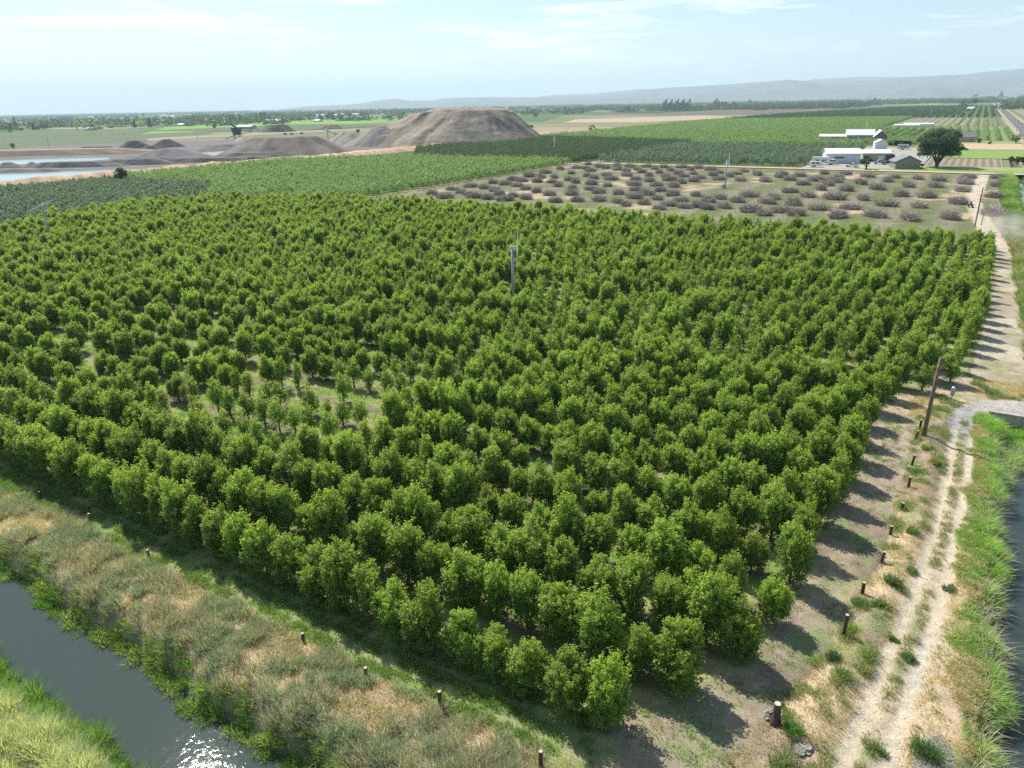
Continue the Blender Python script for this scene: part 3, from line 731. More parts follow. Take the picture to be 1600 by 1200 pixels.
for (name, label, px, py, dep, rx, ry, h, pl, c1, c2, sd) in [
    ('earth_mound', 'long low brown earth mound left of the huge gravel mound', 448, 246, 34, 47, 32, 11.5, .45, (.17, .14, .12), (.26, .22, .185), 14),
    ('gravel_heap', 'pale cone heap at the left foot of the huge mound', 597, 230, 22, 31, 24, 15, .1, (.24, .215, .185), (.31, .28, .24), 15),
    ('gravel_heap', 'pale grey gravel heap in the gap left of the huge mound', 548, 229, 26, 24, 22, 10, .2, (.27, .245, .215), (.33, .3, .26), 16),
    ('slag_heap', 'black heap of fines, left one of the two behind the ponds', 213, 236, 15, 17, 13, 7, .25, (.06, .058, .065), (.1, .095, .1), 17),
    ('slag_heap', 'black pointed heap of fines in front of the distant pole', 263, 231.5, 15, 15, 12, 6.5, .2, (.06, .058, .065), (.1, .095, .1), 18),
    ('slag_heap', 'low ragged black ridge of fines beside the upper pond', 152, 237, 8, 20, 7, 3.2, .5, (.06, .055, .06), (.11, .1, .1), 19),
    ('gravel_heap', 'broad low grey gravel heap in front of the black heaps', 262, 247.5, 15, 30, 15, 5.2, .2, (.15, .14, .14), (.21, .195, .19), 20),
    ('gravel_heap', 'small flat grey heap right of the black heaps', 345, 237, 15, 24, 15, 4.5, .4, (.16, .15, .145), (.22, .2, .19), 21),
    ('sand_heap', 'small tan sand heap beside the dark crusher', 384, 221.5, 12, 12, 9, 5, .1, (.4, .32, .22), (.5, .4, .28), 22),
    ('earth_mound', 'flat-topped green and brown mound far behind the crusher', 433, 207, 20, 24, 17, 9, .5, (.15, .15, .1), (.22, .19, .14), 23),
    ('earth_mound', 'low tan ridge on the far bank of the upper pond', 45, 244.5, 14, 135, 14, 4, .6, (.27, .205, .145), (.4, .3, .2), 24),
    ('earth_mound', 'small brown mound on the spit between ponds at left edge', 15, 265, 8, 11, 6, 3.4, .2, (.2, .175, .16), (.28, .24, .21), 25),
    ('earth_mound', 'pointed brown mound on the spit between the ponds', 52, 263.5, 6, 8, 5, 3.2, .1, (.25, .215, .185), (.32, .27, .23), 26),
    ('earth_mound', 'long grey spoil ridge on the spit between the ponds', 120, 263, 10, 34, 7, 3.0, .6, (.17, .155, .145), (.23, .205, .19), 27),
    ('earth_mound', 'dark rough spoil bank behind the solitary round bush', 215, 259, 8, 26, 7, 3.2, .5, (.13, .12, .115), (.2, .185, .17), 28),
    ('earth_mound', 'flat spoil spit at the left end between the two ponds', 20, 270, 4, 42, 6, 1.6, .6, (.18, .165, .15), (.25, .22, .2), 29),
    ('earth_mound', 'dark spoil edge along the inner side of the tan bank', 330, 254.5, 8, 50, 7, 2.4, .6, (.14, .125, .12), (.22, .2, .18), 30),
    ('slag_heap', 'low black heap joining the two pointed black heaps', 238, 236, 10, 14, 8, 3.5, .3, (.07, .066, .07), (.12, .11, .115), 34),
    ('slag_heap', 'low ragged black ridge at the left end of the black heaps', 120, 237.5, 8, 16, 6, 2.2, .5, (.08, .075, .075), (.14, .13, .12), 35),
    ('gravel_heap', 'long flat grey bank in front of the crusher', 400, 233, 12, 34, 12, 3.6, .6, (.17, .155, .15), (.24, .22, .2), 36),
    ('earth_mound', 'dark spoil bank in front of the broad grey heap', 280, 254, 8, 40, 7, 2.6, .6, (.12, .11, .105), (.2, .18, .165), 37),
    ('earth_mound', 'dark brown bank at the foot of the brown earth mound', 400, 248.5, 10, 36, 9, 3.4, .5, (.13, .115, .1), (.2, .175, .15), 38),
    ('earth_mound', 'distant low tan heap beyond the small round tree', 860, 212, 10, 20, 12, 3, .3, (.42, .3, .2), (.5, .36, .24), 31),
    ('earth_mound', 'low orange-tan mound left of the dark round bush', 905, 211, 10, 18, 12, 4, .4, (.44, .3, .18), (.55, .38, .24), 32),
    ('earth_mound', 'far brown mound in the green field behind the gap', 518, 202, 20, 26, 14, 6, .4, (.2, .17, .13), (.26, .21, .17), 33)]:
    X, Y = W(px, py); d = math.hypot(X, Y); X += X/d*dep; Y += Y/d*dep
    heap(name, label, X, Y, rx, ry, h, pl, c1, c2, sd, CAMROT, nr=26, na=90, group='heaps in the gravel quarry')

# ------------------------------------------------------------------ brush piles
def brush_mesh(seed, n=520):
    r = np.random.RandomState(seed); V = []; C = []; F = []
    a = r.uniform(0, 2*math.pi, n); q = np.sqrt(r.uniform(0, 1, n))*2.0
    cx = np.cos(a)*q*1.1; cy = np.sin(a)*q*.85; cz = r.uniform(.05, 1, n)**.8*(1.75-(q/2.0)**2*1.3)
    hd = a+r.normal(0, 1.0, n); el = r.normal(.42, .45, n)
    ln = r.uniform(.7, 2.3, n); rad0 = r.uniform(.018, .05, n); rad0[:14] = .11; ln[:14] = 2.4
    D = np.stack([np.cos(hd)*np.cos(el), np.sin(hd)*np.cos(el), np.sin(el)], -1)
    P0 = np.stack([cx, cy, cz], -1)-D*(ln*.4)[:, None]; P0[:, 2] = np.maximum(P0[:, 2], .02)
    P1 = P0+D*ln[:, None]*.55+r.normal(0, .08, (n, 3)); P2 = P1+D*ln[:, None]*.45+np.array([0, 0, .1])+r.normal(0, .1, (n, 3))
    up = np.cross(D, r.normal(0, 1, (n, 3))); up /= np.linalg.norm(up, axis=1)[:, None]; sd = np.cross(D, up)
    cols = lerp((.235, .2, .175), (.62, .55, .49), r.uniform(0, 1, n)**1.4)
    for s, (p, k) in enumerate(((P0, 1.0), (P1, .7), (P2, .15))):
        for ang in (0, 2.09, 4.19):
            V.append(p+(up*math.cos(ang)+sd*math.sin(ang))*(rad0*k)[:, None]); C.append(cols)
    V = np.concatenate(V); C = np.concatenate(C)
    for s in range(2):
        for k in range(3):
            a0 = (s*3+k)*n+np.arange(n); a1 = (s*3+(k+1) % 3)*n+np.arange(n)
            F.append(np.stack([a0, a1, a1+3*n, a0+3*n], -1))
    return mesh_np('brush_pile', V, np.concatenate(F), M_STICK, C)
BR = [brush_mesh(300+i) for i in range(6)]
Z1 = [(80,350),(190,378),(250,310),(320,335),(380,355),(430,375),(400,285),(515,300),(590,255),(600,320),(640,350),(690,265),(755,228),(790,280),(830,240),(860,305),(890,200),(950,330),(955,245),(985,210),(755,365),(690,398),(865,385),(545,385),(1025,170),(1060,355),(1100,210),(1080,250),(1130,280),(1110,410),(1150,140),(1215,230),(1275,250),(1240,175),(1290,130),(1250,300),(1245,350),(1295,405),(1370,195),(1430,215),(1410,265),(1400,310),(1470,335),(1470,400),(1400,155),(1360,135),(1380,100),(1470,120)]
Z2 = [(40,130),(130,115),(130,145),(240,120),(380,120),(300,145),(205,160),(335,165),(210,195),(285,225),(40,190),(75,225),(50,280),(140,345),(395,195),(400,240),(270,275),(280,315),(370,350),(440,135),(520,125),(480,170),(570,150),(535,200),(570,230),(640,175),(665,125),(680,200),(740,145),(765,180),(810,130),(910,145),(930,190),(980,170),(820,215),(765,240),(660,255),(600,285),(455,275),(490,320),(595,355),(465,390),(275,380),(355,430),(130,415),(200,440),(665,405),(785,360),(885,410),(990,385),(800,450),(690,460),(1020,460),(880,470),(560,440),(480,470),(1130,410),(980,225),(1070,200),(1155,235),(1190,160),(1120,180),(1295,185),(1365,240),(1475,205),(1230,365),(1430,385),(1380,420),(1240,490),(1350,520),(20,395)]
Z3 = [(10,145),(125,155),(60,180),(285,140),(240,175),(430,145),(385,170),(145,210),(210,185),(345,195),(310,215),(265,245),(60,260),(570,160),(525,205),(435,250),(700,190),(750,165),(180,290),(355,305),(80,340),(5,390),(635,240),(540,310),(840,225),(900,175),(1040,185),(1020,225),(790,285),(455,370),(245,375),(695,350),(960,295),(100,410),(375,425),(620,420),(910,360),(850,440),(1235,165),(1210,205),(1195,255),(1165,335),(1115,435),(1430,170),(1420,220),(1400,295),(1385,410)]
pl = [(660+a/5.333, 240+b/5.333) for a, b in Z1]+[(940+a/5.333, 240+b/5.333) for a, b in Z2]+[(1220+a/4.2105, 240+b/4.2105) for a, b in Z3]
pts = []
rp_ = random.Random(9)
for a, b in pl:
    X, Y = W(a, b-1.2)
    if all(math.hypot(X-p[0], Y-p[1]) > 3 for p in pts): pts.append((X, Y))
pts.sort(key=lambda p: p[1]); bands = {}
for p in pts: bands.setdefault(int((p[1]-184)//12), []).append(p)
bands = [bands[k] for k in sorted(bands)]
for bi, bl in enumerate(bands):
    bl.sort(key=lambda p: -p[0])
    for ki, (X, Y) in enumerate(bl):
        o = link('brush_pile', BR[rp_.randrange(6)], None, (X, Y, 0), rp_.uniform(0, 6.28))
        s = rp_.uniform(.95, 1.25)*(1.08 if X > -60 else 1.0); o.scale = (s*rp_.uniform(.85, 1.3), s*rp_.uniform(.8, 1.1), s*rp_.uniform(.8, 1.02))
        tag(o, 'grey pile of uprooted branches, %s from the right in the %s line beyond the orchard' % (ordn(ki+1), ordn(bi+1)), 'brush pile', 'brush piles in the cleared field')

# ------------------------------------------------------------------ grasses, weeds, shrubs
def cell(x, y, s, seed):
    x = np.asarray(x, float)/s; y = np.asarray(y, float)/s; xi = np.floor(x); yi = np.floor(y); best = np.full(x.shape, 9.); idr = np.zeros(x.shape)
    def h(a, b, k): v = np.sin(a*127.1+b*311.7+(seed+k)*74.7)*43758.5453; return v-np.floor(v)
    for i in (-1, 0, 1):
        for j in (-1, 0, 1):
            a = xi+i; b = yi+j; d = np.hypot(a+h(a, b, 1)-x, b+h(a, b, 2)-y); k = d < best; best = np.where(k, d, best); idr = np.where(k, h(a, b, 3), idr)
    return np.sqrt(np.clip(1-(best/.72)**2, 0, 1)), idr
def blades(P, nper, rad_, hgt, wid, cols, seed, lean=.5, droop=.35, up=1.0):
    """tussocks: blades fan out from each point; returns V,F,C"""
    r = np.random.RandomState(seed); P = np.asarray(P, float); n = len(P)
    hgt = np.broadcast_to(hgt, (n,)); rad_ = np.broadcast_to(rad_, (n,)); cols = np.broadcast_to(np.asarray(cols, float), (n, 3))
    I = np.repeat(np.arange(n), nper); m = len(I)
    a = r.uniform(0, 2*math.pi, m); q = np.sqrt(r.uniform(0, 1, m))
    b = P[I].copy(); b[:, 0] += np.cos(a)*q*rad_[I]; b[:, 1] += np.sin(a)*q*rad_[I]
    out = np.stack([np.cos(a), np.sin(a), np.zeros(m)], -1)
    ln = q*lean*r.uniform(.4, 1.3, m)
    d = out*ln[:, None]+r.normal(0, .12, (m, 3)); d[:, 2] = up
    d /= np.linalg.norm(d, axis=1)[:, None]
    h = hgt[I]*r.uniform(.45, 1.1, m)*(1-.35*q)
    mid = b+d*(h*.6)[:, None]; d2 = d+out*droop*(.3+q[:, None])+r.normal(0, .12, (m, 3)); d2[:, 2] -= droop*.4
    tip = mid+d2*(h*.5)[:, None]
    sd = np.stack([-np.sin(a+r.normal(0, .8, m)), np.cos(a+r.normal(0, .8, m)), r.normal(0, .25, m)], -1)*wid*r.uniform(.6, 1.3, m)[:, None]
    b[:, 2] -= .05
    V = np.stack([b-sd*.5, b+sd*.5, mid+sd*.45, mid-sd*.45, tip+sd*.12, tip-sd*.12], 1).reshape(-1, 3)
    k = np.arange(m)*6
    F = np.concatenate([np.stack([k, k+1, k+2, k+3], -1), np.stack([k+3, k+2, k+4, k+5], -1)])
    c = cols[I]*r.uniform(.7, 1.3, m)[:, None]*np.stack([r.uniform(.9, 1.12, m), np.ones(m), r.uniform(.8, 1.2, m)], -1)
    return V, F, np.repeat(c, 6, 0)
def zt(x, y): return terrain(np.asarray(x), np.asarray(y))
def merge(parts):
    V = []; F = []; C = []; o = 0
    for v, f, c in parts: V.append(v); F.append(f+o); C.append(c); o += len(v)
    return np.concatenate(V), np.concatenate(F), np.concatenate(C)
def stuff(name, label, parts):
    V, F, C = merge(parts)
    return tag(link(name, mesh_np(name, V, F, M_WEED, C)), label, None, None, 'stuff')
def scat(n, x0, x1, y0, y1, seed, cond=None):
    r = np.random.RandomState(seed); x = r.uniform(x0, x1, n); y = r.uniform(y0, y1, n)
    if cond is not None:
        k = cond(x, y, r); x = x[k]; y = y[k]
    return x, y
def P3(x, y): return np.stack([x, y, zt(x, y)], -1)

# sage and dry weeds on the left canal bank
def c_bank(x, y, r): return (y > canal_far(x)+.7) & (y < 22.9+.9*(fbm(x, y, 3, 9)-.5)) & (x < np.interp(y, [16, 23], [-3, -11]))
x, y = scat(5200, -72, -2, 17, 24, 21, c_bank); nn = fbm(x, y, 1.8, 7); n2 = fbm(x, y, 5, 8)
k = nn > .44; x1, y1 = x[k], y[k]; mixc = lerp((.21, .245, .17), (.29, .26, .2), sm(.42, .6, fbm(x1, y1, 2.5, 71))*.8)
mixc = mixc*1.35; dm, ci = cell(x1, y1, 1.5, 3); mixc = lerp(mixc, lerp((.30, .34, .25), (.38, .34, .26), sm(.45, .6, ci)), .6)
parts = [blades(P3(x1, y1), 46, .3, .22+.75*dm*(.6+.6*ci), .022, mixc, 22, .9, .3)]
k = (nn <= .47); parts.append(blades(P3(x[k], y[k]), 26, .4, .28, .025, lerp((.52, .43, .29), (.38, .31, .22), n2[k]), 23, .9, .3))
stuff('sage_scrub', 'grey-green and dry brown scrub along the left canal bank', parts)
# yellow-green weeds at the left water edge
x, y = scat(4200, -72, 2, 14, 20, 24, lambda x, y, r: (y > canal_far(x)-.55) & (y < canal_far(x)+1.0+1.6*(fbm(x, y, 3, 19)-.5)))
n1 = fbm(x, y, 2, 25); dm, ci = cell(x, y, 1.4, 5); cc = lerp((.17, .30, .05), (.34, .42, .12), sm(.3, .7, ci*.6+n1*.4))
pz = P3(x, y); pz[:, 2] = np.maximum(pz[:, 2], WATER_Z-.05)
stuff('bank_weeds', 'yellow-green weeds overhanging the far edge of the left canal', [blades(pz, 42, .3, .18+.5*dm*(.5+.7*ci), .03, cc, 26, 1.0, .5)])
# near bank bottom-left
x, y = scat(3600, -60, -5, 3, 13.5, 27, lambda x, y, r: (y < canal_near(x)+.5))
n1 = fbm(x, y, 2.4, 28); d = canal_near(x)-y; dm, ci = cell(x, y, 1.3, 6); cc = lerp((.2, .33, .07), (.55, .55, .34), sm(.4, 1.8, d+n1+ci-.5)); pz = P3(x, y); pz[:, 2] = np.maximum(pz[:, 2], WATER_Z-.05)
stuff('pale_scrub', 'pale green feathery scrub on the near canal bank at bottom left', [blades(pz, 74, .36, .25+1.1*dm*(.6+.6*ci), .028, cc, 29, .9, .35)])
# green mown strip
x, y = scat(15000, -72, -7, 22, 26.3, 30, lambda x, y, r: (y > 22.9+(fbm(x, y, 3, 9)-.5)*1.8) & (fbm(x, y, 1.2, 33)+r.uniform(-.12, .12, len(x)) > .46) & (x < np.interp(y, [22, 27], [-9, -12.5])+2*(fbm(x, y, 2, 6)-.5)) & ~((np.abs(y-23.9) < .2) | (np.abs(y-25.1) < .2)))
n1 = fbm(x, y, 1.5, 34)
stuff('green_grass_strip', 'bright green grass strip beside the front orchard row', [blades(P3(x, y), 20, .22, .14+.22*n1, .03, lerp((.16, .27, .06), (.27, .34, .11), n1), 31, .9, .4)])
# right bank: tall bright grass
x, y = scat(5400, 3.4, 10, 24, 81.5, 35, lambda x, y, r: (x > 4.9-1.0*sm(.45, .65, fbm(x, y, 3, 39))+.8*(fbm(x, y, 1.3, 40)-.5)) & (x < canal_east(y)-.05+sm(67, 75, y)*3) & (y < 80.8) & ~((y < 35) & (x < 5.2)))
n1 = fbm(x, y, 1.7, 36); n2 = fbm(x, y, 4, 37); inner = sm(5.3, 6.1, x+(n2-.5)*1.5)
dm, ci = cell(x, y, 1.9, 8); cc = lerp(lerp((.30, .40, .12), (.48, .42, .24), sm(.42, .62, n1)), lerp((.18, .35, .06), (.34, .51, .11), ci), inner); pz = P3(x, y); pz[:, 2] = np.maximum(pz[:, 2], WATER_Z)
parts = [blades(pz, 60, .32, .2+.12*dm+inner*(.05+.85*dm**1.6*(.6+.6*ci)), .028, cc, 38, 1.1, .6)]
k = (x > canal_east(y)-.9) & (n2 > .4); parts.append(blades(pz[k], 8, .4, 1.5, .02, (.55, .5, .38), 41, 1.3, .8))
stuff('reed_grass', 'tall bright green canal-side grass right of the dirt track', parts)
# beyond the crossing, right of headland: bushy scrub
x, y = scat(5200, 8.5, 21, 87, 186, 42, lambda x, y, r: (x > 10.2+2.0*(fbm(x, y, 4, 43)-.5)) & ~((x > 13.2) & (x < 17.5) & (y > 94)))
n1 = fbm(x, y, 3, 44); n2 = fbm(x, y, 8, 45)
stuff('track_side_scrub', 'green and brown scrub along the canal beyond the crossing', [blades(P3(x, y), 34, .5, .3+1.7*cell(x, y, 3.2, 9)[0]*(.4+.8*cell(x, y, 3.2, 9)[1]), .07, lerp(lerp((.15, .25, .06), (.34, .36, .17), cell(x, y, 3.2, 9)[1]), (.40, .34, .24), sm(.52, .64, n2)), 46, .8, .3)])
x, y = scat(6500, 10, 34, 186, 352, 47, lambda x, y, r: fbm(x, y, 4, 48) > .38)
n1 = fbm(x, y, 5, 49)
stuff('canal_thicket', 'bright green thicket along the canal beside the brush piles', [blades(P3(x, y), 16, 1.1, .5+1.6*n1, .14, lerp((.10, .20, .05), (.27, .36, .11), sm(.3, .7, n1)), 50, .8, .3)])
# dry strip between posts and track + weeds
def c_dry(x, y, r):
    pu = np.interp(y, *POST_U); rl = np.interp(y, *ROAD_L)
    return (x > pu-.3) & (x < rl-.05) & (y > 24) & (fbm(x, y, 1.1, 87) > .36)
x, y = scat(9000, -8, 3, 24, 79, 51, c_dry); n1 = fbm(x, y, 1.6, 52); n2 = fbm(x, y, 4, 53)
parts = [blades(P3(x, y), 16, .25, .16+.16*n1, .022, lerp(lerp((.56, .46, .31), (.42, .34, .24), n1), (.3, .25, .2), sm(.5, .62, n2)), 54, .9, .4)]
k = (fbm(x, y, 1.3, 55) > .6); parts.append(blades(P3(x[k], y[k]), 30, .3, .45, .025, lerp((.2, .28, .08), (.28, .3, .13), n1[k]), 56, .9, .4))
x, y = scat(3000, 1, 6.2, 24, 80, 57, lambda x, y, r: (x > np.interp(y, *ROAD_R)+.1) & (x < 5.4)); n1 = fbm(x, y, 1.6, 58)
parts.append(blades(P3(x, y), 18, .25, .22, .022, lerp((.56, .43, .26), (.28, .3, .12), sm(.45, .6, n1)), 59, .9, .4))
# track centre weeds
x, y = scat(5200, -1, 5, 24, 80, 60, lambda x, y, r: (np.abs((x-np.interp(y, *ROAD_L))/(np.interp(y, *ROAD_R)-np.interp(y, *ROAD_L))-.5) < .13) & (fbm(x, y, 1.4, 61) > .45)); n1 = fbm(x, y, 1, 62)
parts.append(blades(P3(x, y), 24, .2, .25, .022, lerp((.2, .24, .1), (.36, .33, .18), n1), 63, 1, .4))
# headland weeds and bank of the crossing
x, y = scat(9000, -14, 1, 26, 84, 64, lambda x, y, r: (x > row_end(y)+.6) & (x < np.interp(y, *POST_U)) & (fbm(x, y, 1.8, 65) > .53)); n1 = fbm(x, y, 1, 66)
parts.append(blades(P3(x, y), 12, .18, .12+.1*n1, .03, lerp((.14, .23, .07), (.24, .3, .11), n1), 67, 1.1, .5))
x, y = scat(2600, -1, 12, 76, 92, 68, lambda x, y, r: (dpoly(x, y, TURN) > 1.9) & (x > row_end(y)+2.2) & ~((x > 5.5) & (y < 84)) & (fbm(x, y, 1.8, 69) > .4)); n1 = fbm(x, y, 1.6, 70)
parts.append(blades(P3(x, y), 22, .26, .22+.3*(n1 > .55), .025, lerp((.55, .42, .25), (.2, .26, .1), sm(.48, .6, n1)), 71, .9, .4))
stuff('dry_grass', 'straw-coloured dry grass and low weeds along the dirt track', parts)
# orchard floor tufts in thin area
x, y = scat(38000, -125, -8, 36, 100, 72, lambda x, y, r: (np.abs(((y-26.2)/4.2) % 1-.5) < .27) & (fbm(x, y, 2, 73) > .4)); n1 = fbm(x, y, 2, 74)
stuff('alley_grass', 'green grass in the alleys between the orchard rows', [blades(P3(x, y), 9, .3, .2+.15*n1, .05, lerp((.18, .30, .05), (.36, .40, .13), sm(.3, .7, n1)), 75, .9, .4)])
# pile field weeds
x, y = scat(9000, -176, 12, 185, 350, 76, lambda x, y, r: fbm(x, y, 5, 77) > .5); n1 = fbm(x, y, 4, 78)
stuff('field_weeds', 'low green weeds across the cleared field', [blades(P3(x, y), 7, .5, .25, .12, lerp((.13, .2, .06), (.2, .26, .09), n1), 79, 1, .4)])

# pebbles and clods
def pebbles(x, y, smin, smax, cols, seed):
    r = np.random.RandomState(seed); n = len(x); s = r.uniform(smin, smax, n)**1.0; P = P3(x, y)+np.array([0, 0, .01])
    O = np.array([(1, 0, 0), (0, 1, 0), (-1, 0, 0), (0, -1, 0), (0, 0, .7), (0, 0, -.7)]); V = (P[:, None, :]+O[None]*s[:, None, None]*r.uniform(.6, 1.4, (n, 6, 1))).reshape(-1, 3)
    T = np.array([(0, 1, 4), (1, 2, 4), (2, 3, 4), (3, 0, 4), (1, 0, 5), (2, 1, 5), (3, 2, 5), (0, 3, 5)]); F = (np.arange(n)[:, None, None]*6+T[None]).reshape(-1, 3)
    C = np.repeat(lerp(cols[0], cols[1], r.uniform(0, 1, n)), 6, 0); return V, F, C
x, y = scat(16000, -14, 12, 24, 92, 81, lambda x, y, r: (x > row_end(y)+1) & ((dpoly(x, y, TURN) < 2.2) | (y < 84) & (x < 4.9) & (fbm(x, y, 1.5, 82) > .42)))
V, F, C = pebbles(x, y, .015, .06, ((.5, .44, .36), (.3, .27, .24)), 83)
tag(link('pebbles', mesh_np('pebbles', V, F, M_STICK, C)), 'pale pebbles and clods scattered over the track and headland', None, None, 'stuff')
x, y = scat(9000, 1.5, 5.2, 25, 35, 84, lambda x, y, r: np.exp(-((x-3.7)/.9)**2-((y-31)/3.5)**2) > .45)
V, F, C = pebbles(x, y, .02, .06, ((.42, .41, .4), (.26, .25, .25)), 85)
tag(link('crushed_gravel', mesh_np('crushed_gravel', V, F, M_STICK, C)), 'patch of loose grey gravel between the track and the canal grass', None, None, 'stuff')
# countable single weeds/bushes
def bush(px, py, r_, h, col, label, name='weed_bush', seed=1, cat='bush', n=10, wid=.03, per=50):
    X, Y = W(px, py); rr = np.random.RandomState(seed)
    a = rr.uniform(0, 6.28, n); q = np.sqrt(rr.uniform(0, 1, n))*r_*.75
    P = np.stack([np.cos(a)*q, np.sin(a)*q, np.zeros(n)], -1)
    V, F, C = blades(P, per, r_*.35, h*(1-.35*(q/r_)), wid, col, seed, 1.0, .35)
    o = link(name, mesh_np(name, V, F, M_WEED, C), None, (X, Y, float(zt(X, Y))))
    return tag(o, label, cat, 'single weeds beside the dirt track')
for i, a in enumerate([
    (1240, 1045+105, .55, .7, (.16, .27, .07), 'bright green weed clump just right of the old stump'),
    (1343, 945, .45, .6, (.15, .26, .07), 'green weed directly below the tall dark fence post'),
    (1372, 950, .4, .5, (.17, .25, .08), 'green weed right of the leaning post, nearer the track'),
    (1332, 985, .4, .55, (.26, .36, .09), 'yellow-green feathery weed beside the tall burnt post'),
    (1303, 1033, .4, .6, (.09, .14, .06), 'dark green upright weed halfway between stump and track'),
    (1310, 1065, .8, .6, (.2, .27, .09), 'wide olive weed clump below the dark upright weed'),
    (1418, 1028, .45, .4, (.13, .21, .06), 'flat green weed in the middle of the dirt track'),
    (1370, 1175, .5, .4, (.2, .26, .1), 'grey-green weed mat in the track at the bottom edge'),
    (1445, 1180, .6, 1.1, (.1, .19, .06), 'tall dark green bush casting shade on the gravel'),
    (1225, 1192, 1.0, .7, (.19, .25, .11), 'grey-green bush by the bottom edge left of the pale rock'),
    (1392, 915, .6, .8, (.14, .2, .08), 'thin dark stalky weed right of the track-side posts'),
    (1424, 835, .5, .5, (.15, .24, .07), 'round green weed near the upper track-side posts'),
    (1423, 895, .45, .4, (.18, .25, .09), 'low green weed below the round weed near the posts'),
    (1448, 705, .55, .6, (.2, .28, .08), 'olive weed at the foot of the wooden utility pole'),
    (1432, 740, .9, .7, (.15, .26, .06), 'bright green weed patch below the utility pole'),
    (1463, 728, .5, .9, (.27, .27, .12), 'brownish upright weed right of the utility pole'),
    (1484, 920, .5, .35, (.16, .22, .1), 'grey-green mat crossing the track beside the canal grass'),
    (1395, 1000, .35, .35, (.15, .25, .07), 'small green weed left of the left wheel rut')]):
    bush(*a[:5], a[5], seed=500+i)

# ------------------------------------------------------------------ posts, pole, sign, stump, rock, headwall
def post(px, py, h, r_, lean, label, group='cut wooden posts along the field edges'):
    X, Y = W(px, py); z = float(zt(X, Y))
    o = thing('wooden_post', (X, Y, z), 0, label, 'post', group)
    lx, ly = lean; g = G(); r_ *= .78; g.tube([(0, 0, -.3), (lx*.5, ly*.5, h*.5), (lx, ly, h)], [r_*1.08, r_, r_*.97], 12); g.build('post_body', M_WOOD, o, smooth=False)
    g = G(); g.tube([(lx, ly, h), (lx*1.005, ly, h+.02)], [r_*.93, r_*.9], 12); g.build('cut_top', M_WOODEND, o)
PR = [(1437, 670, .95, .14, (0, 0), 'short dark post directly left of the utility pole base'), (1430, 687, .9, .13, (.1, .1), 'tilted short post below-left of the utility pole'), (1424, 727, .95, .13, (.12, .12), 'leaning post, first below the pile at the pole'), (1419, 762, .95, .14, (0, 0), 'upright dark post, second below the utility pole'),
      (1409, 797, .6, .14, (0, 0), 'low stubby post, third below the utility pole'), (1391, 835, .7, .14, (0, .05), 'short post where the bare soil meets straw'), (1376, 880, .85, .13, (.12, .12), 'short post leaning right beside the track verge'), (1347, 928, .85, .15, (0, 0), 'thick post with pale top above a green weed'), (1318, 993, 1.5, .14, (0, 0), 'tallest burnt-looking post beside the dirt track')]
for a in PR: post(*a)
PLf = [(64, 778, .6, 'short post in the scrub at the far left end of the green strip'), (141, 812, .6, 'short post, second from the left along the green strip'), (232, 868, .5, 'low post half hidden in scrub, third from the left'), (474, 1000, .5, 'small post end in the scrub, middle of the left bank'), (573, 1060, .7, 'thin dark post among grey scrub above the canal bank'), (688, 1105, 1.05, 'tallest post with pale top below the front tree row'), (845, 1200, 1.0, 'post with white top cut by the bottom edge')]
for a, b, h, lb in PLf: post(a, b, h, .13, (0, 0), lb)
X, Y = W(1211, 1132); st = thing('tree_stump', (X, Y, float(zt(X, Y))), 0, 'old dark stump with a pale cut top and a boulder at its foot', 'stump')
g = G(); g.tube([(0, 0, -.2), (.02, 0, .25), (0, .05, .6), (-.03, .1, 1.25)], [.36, .27, .2, .17], 12); g.build('stump_body', M_WOOD, st)
g = G(); g.tube([(-.03, .1, 1.25), (-.03, .1, 1.27)], [.165, .16], 12); g.build('cut_top', M_WOODEND, st)
def rock(px, py, s, label, seed, flat=.55):
    X, Y = W(px, py); r = np.random.RandomState(seed); n = 14; V = []; F = []
    for i in range(n+1):
        for j in range(20):
            a = 2*math.pi*j/20; t = math.pi*i/n; d = np.array([math.sin(t)*math.cos(a), math.sin(t)*math.sin(a), math.cos(t)])
            k = 1+.9*(float(fbm(np.array([d[0]*2+seed+d[2]]), np.array([d[1]*2+d[2]*1.5+5]), .8, seed, 4)[0])-.5)
            V.append(d*k*np.array([s, s*.75, s*flat]))
    for i in range(n):
        for j in range(20): F.append([i*20+j, i*20+(j+1) % 20, (i+1)*20+(j+1) % 20, (i+1)*20+j])
    tag(link('rock', mesh_np('rock', np.array(V), F, M_ROCK), None, (X, Y, float(zt(X, Y))+s*flat*.35), 1.0), label, 'rock')
rock(1254, 1172, .48, 'broken pale grey rock lying in dry grass near the bottom edge', 3, .3)
rock(1202, 1120, .38, 'pale boulder leaning against the old stump', 5, .8)
rock(1220, 1122, .22, 'small pale stone right of the old stump', 7, .7)

X, Y = W(1443, 683); po = thing('utility_pole', (X, Y, 0), 0, 'bare brown wooden pole with no wires beside the dirt track', 'pole')
g = G(); g.tube([(0, 0, -.3), (0, 0, 4), (.05, .05, 7.9)], [.19, .165, .12], 14); g.build('pole_shaft', M_POLE, po, smooth=True)
g = G(); g.tube([(.17, -.05, 5.1), (.35, -.3, 5.05)], [.03, .03], 6); g.box(.15, .22, -.12, .02, 4.9, 5.2); g.build('bracket', M_GALV, po)
# small box on post
X, Y = W(1486.5, 624); sg = thing('marker_post', (X, Y, 0), .6, 'small grey box-shaped marker on a dark stake near the orchard corner', 'marker')
G().tube([(0, 0, -.2), (0, 0, .55)], [.05, .05], 8).build('stake', M_DARKM, sg)
G().tube([(0, 0, .5), (0, 0, 1.0), (0, 0, 1.35), (0, 0, 1.45)], [.2, .22, .2, .06], 10).build('marker_box', M_GALV, sg)
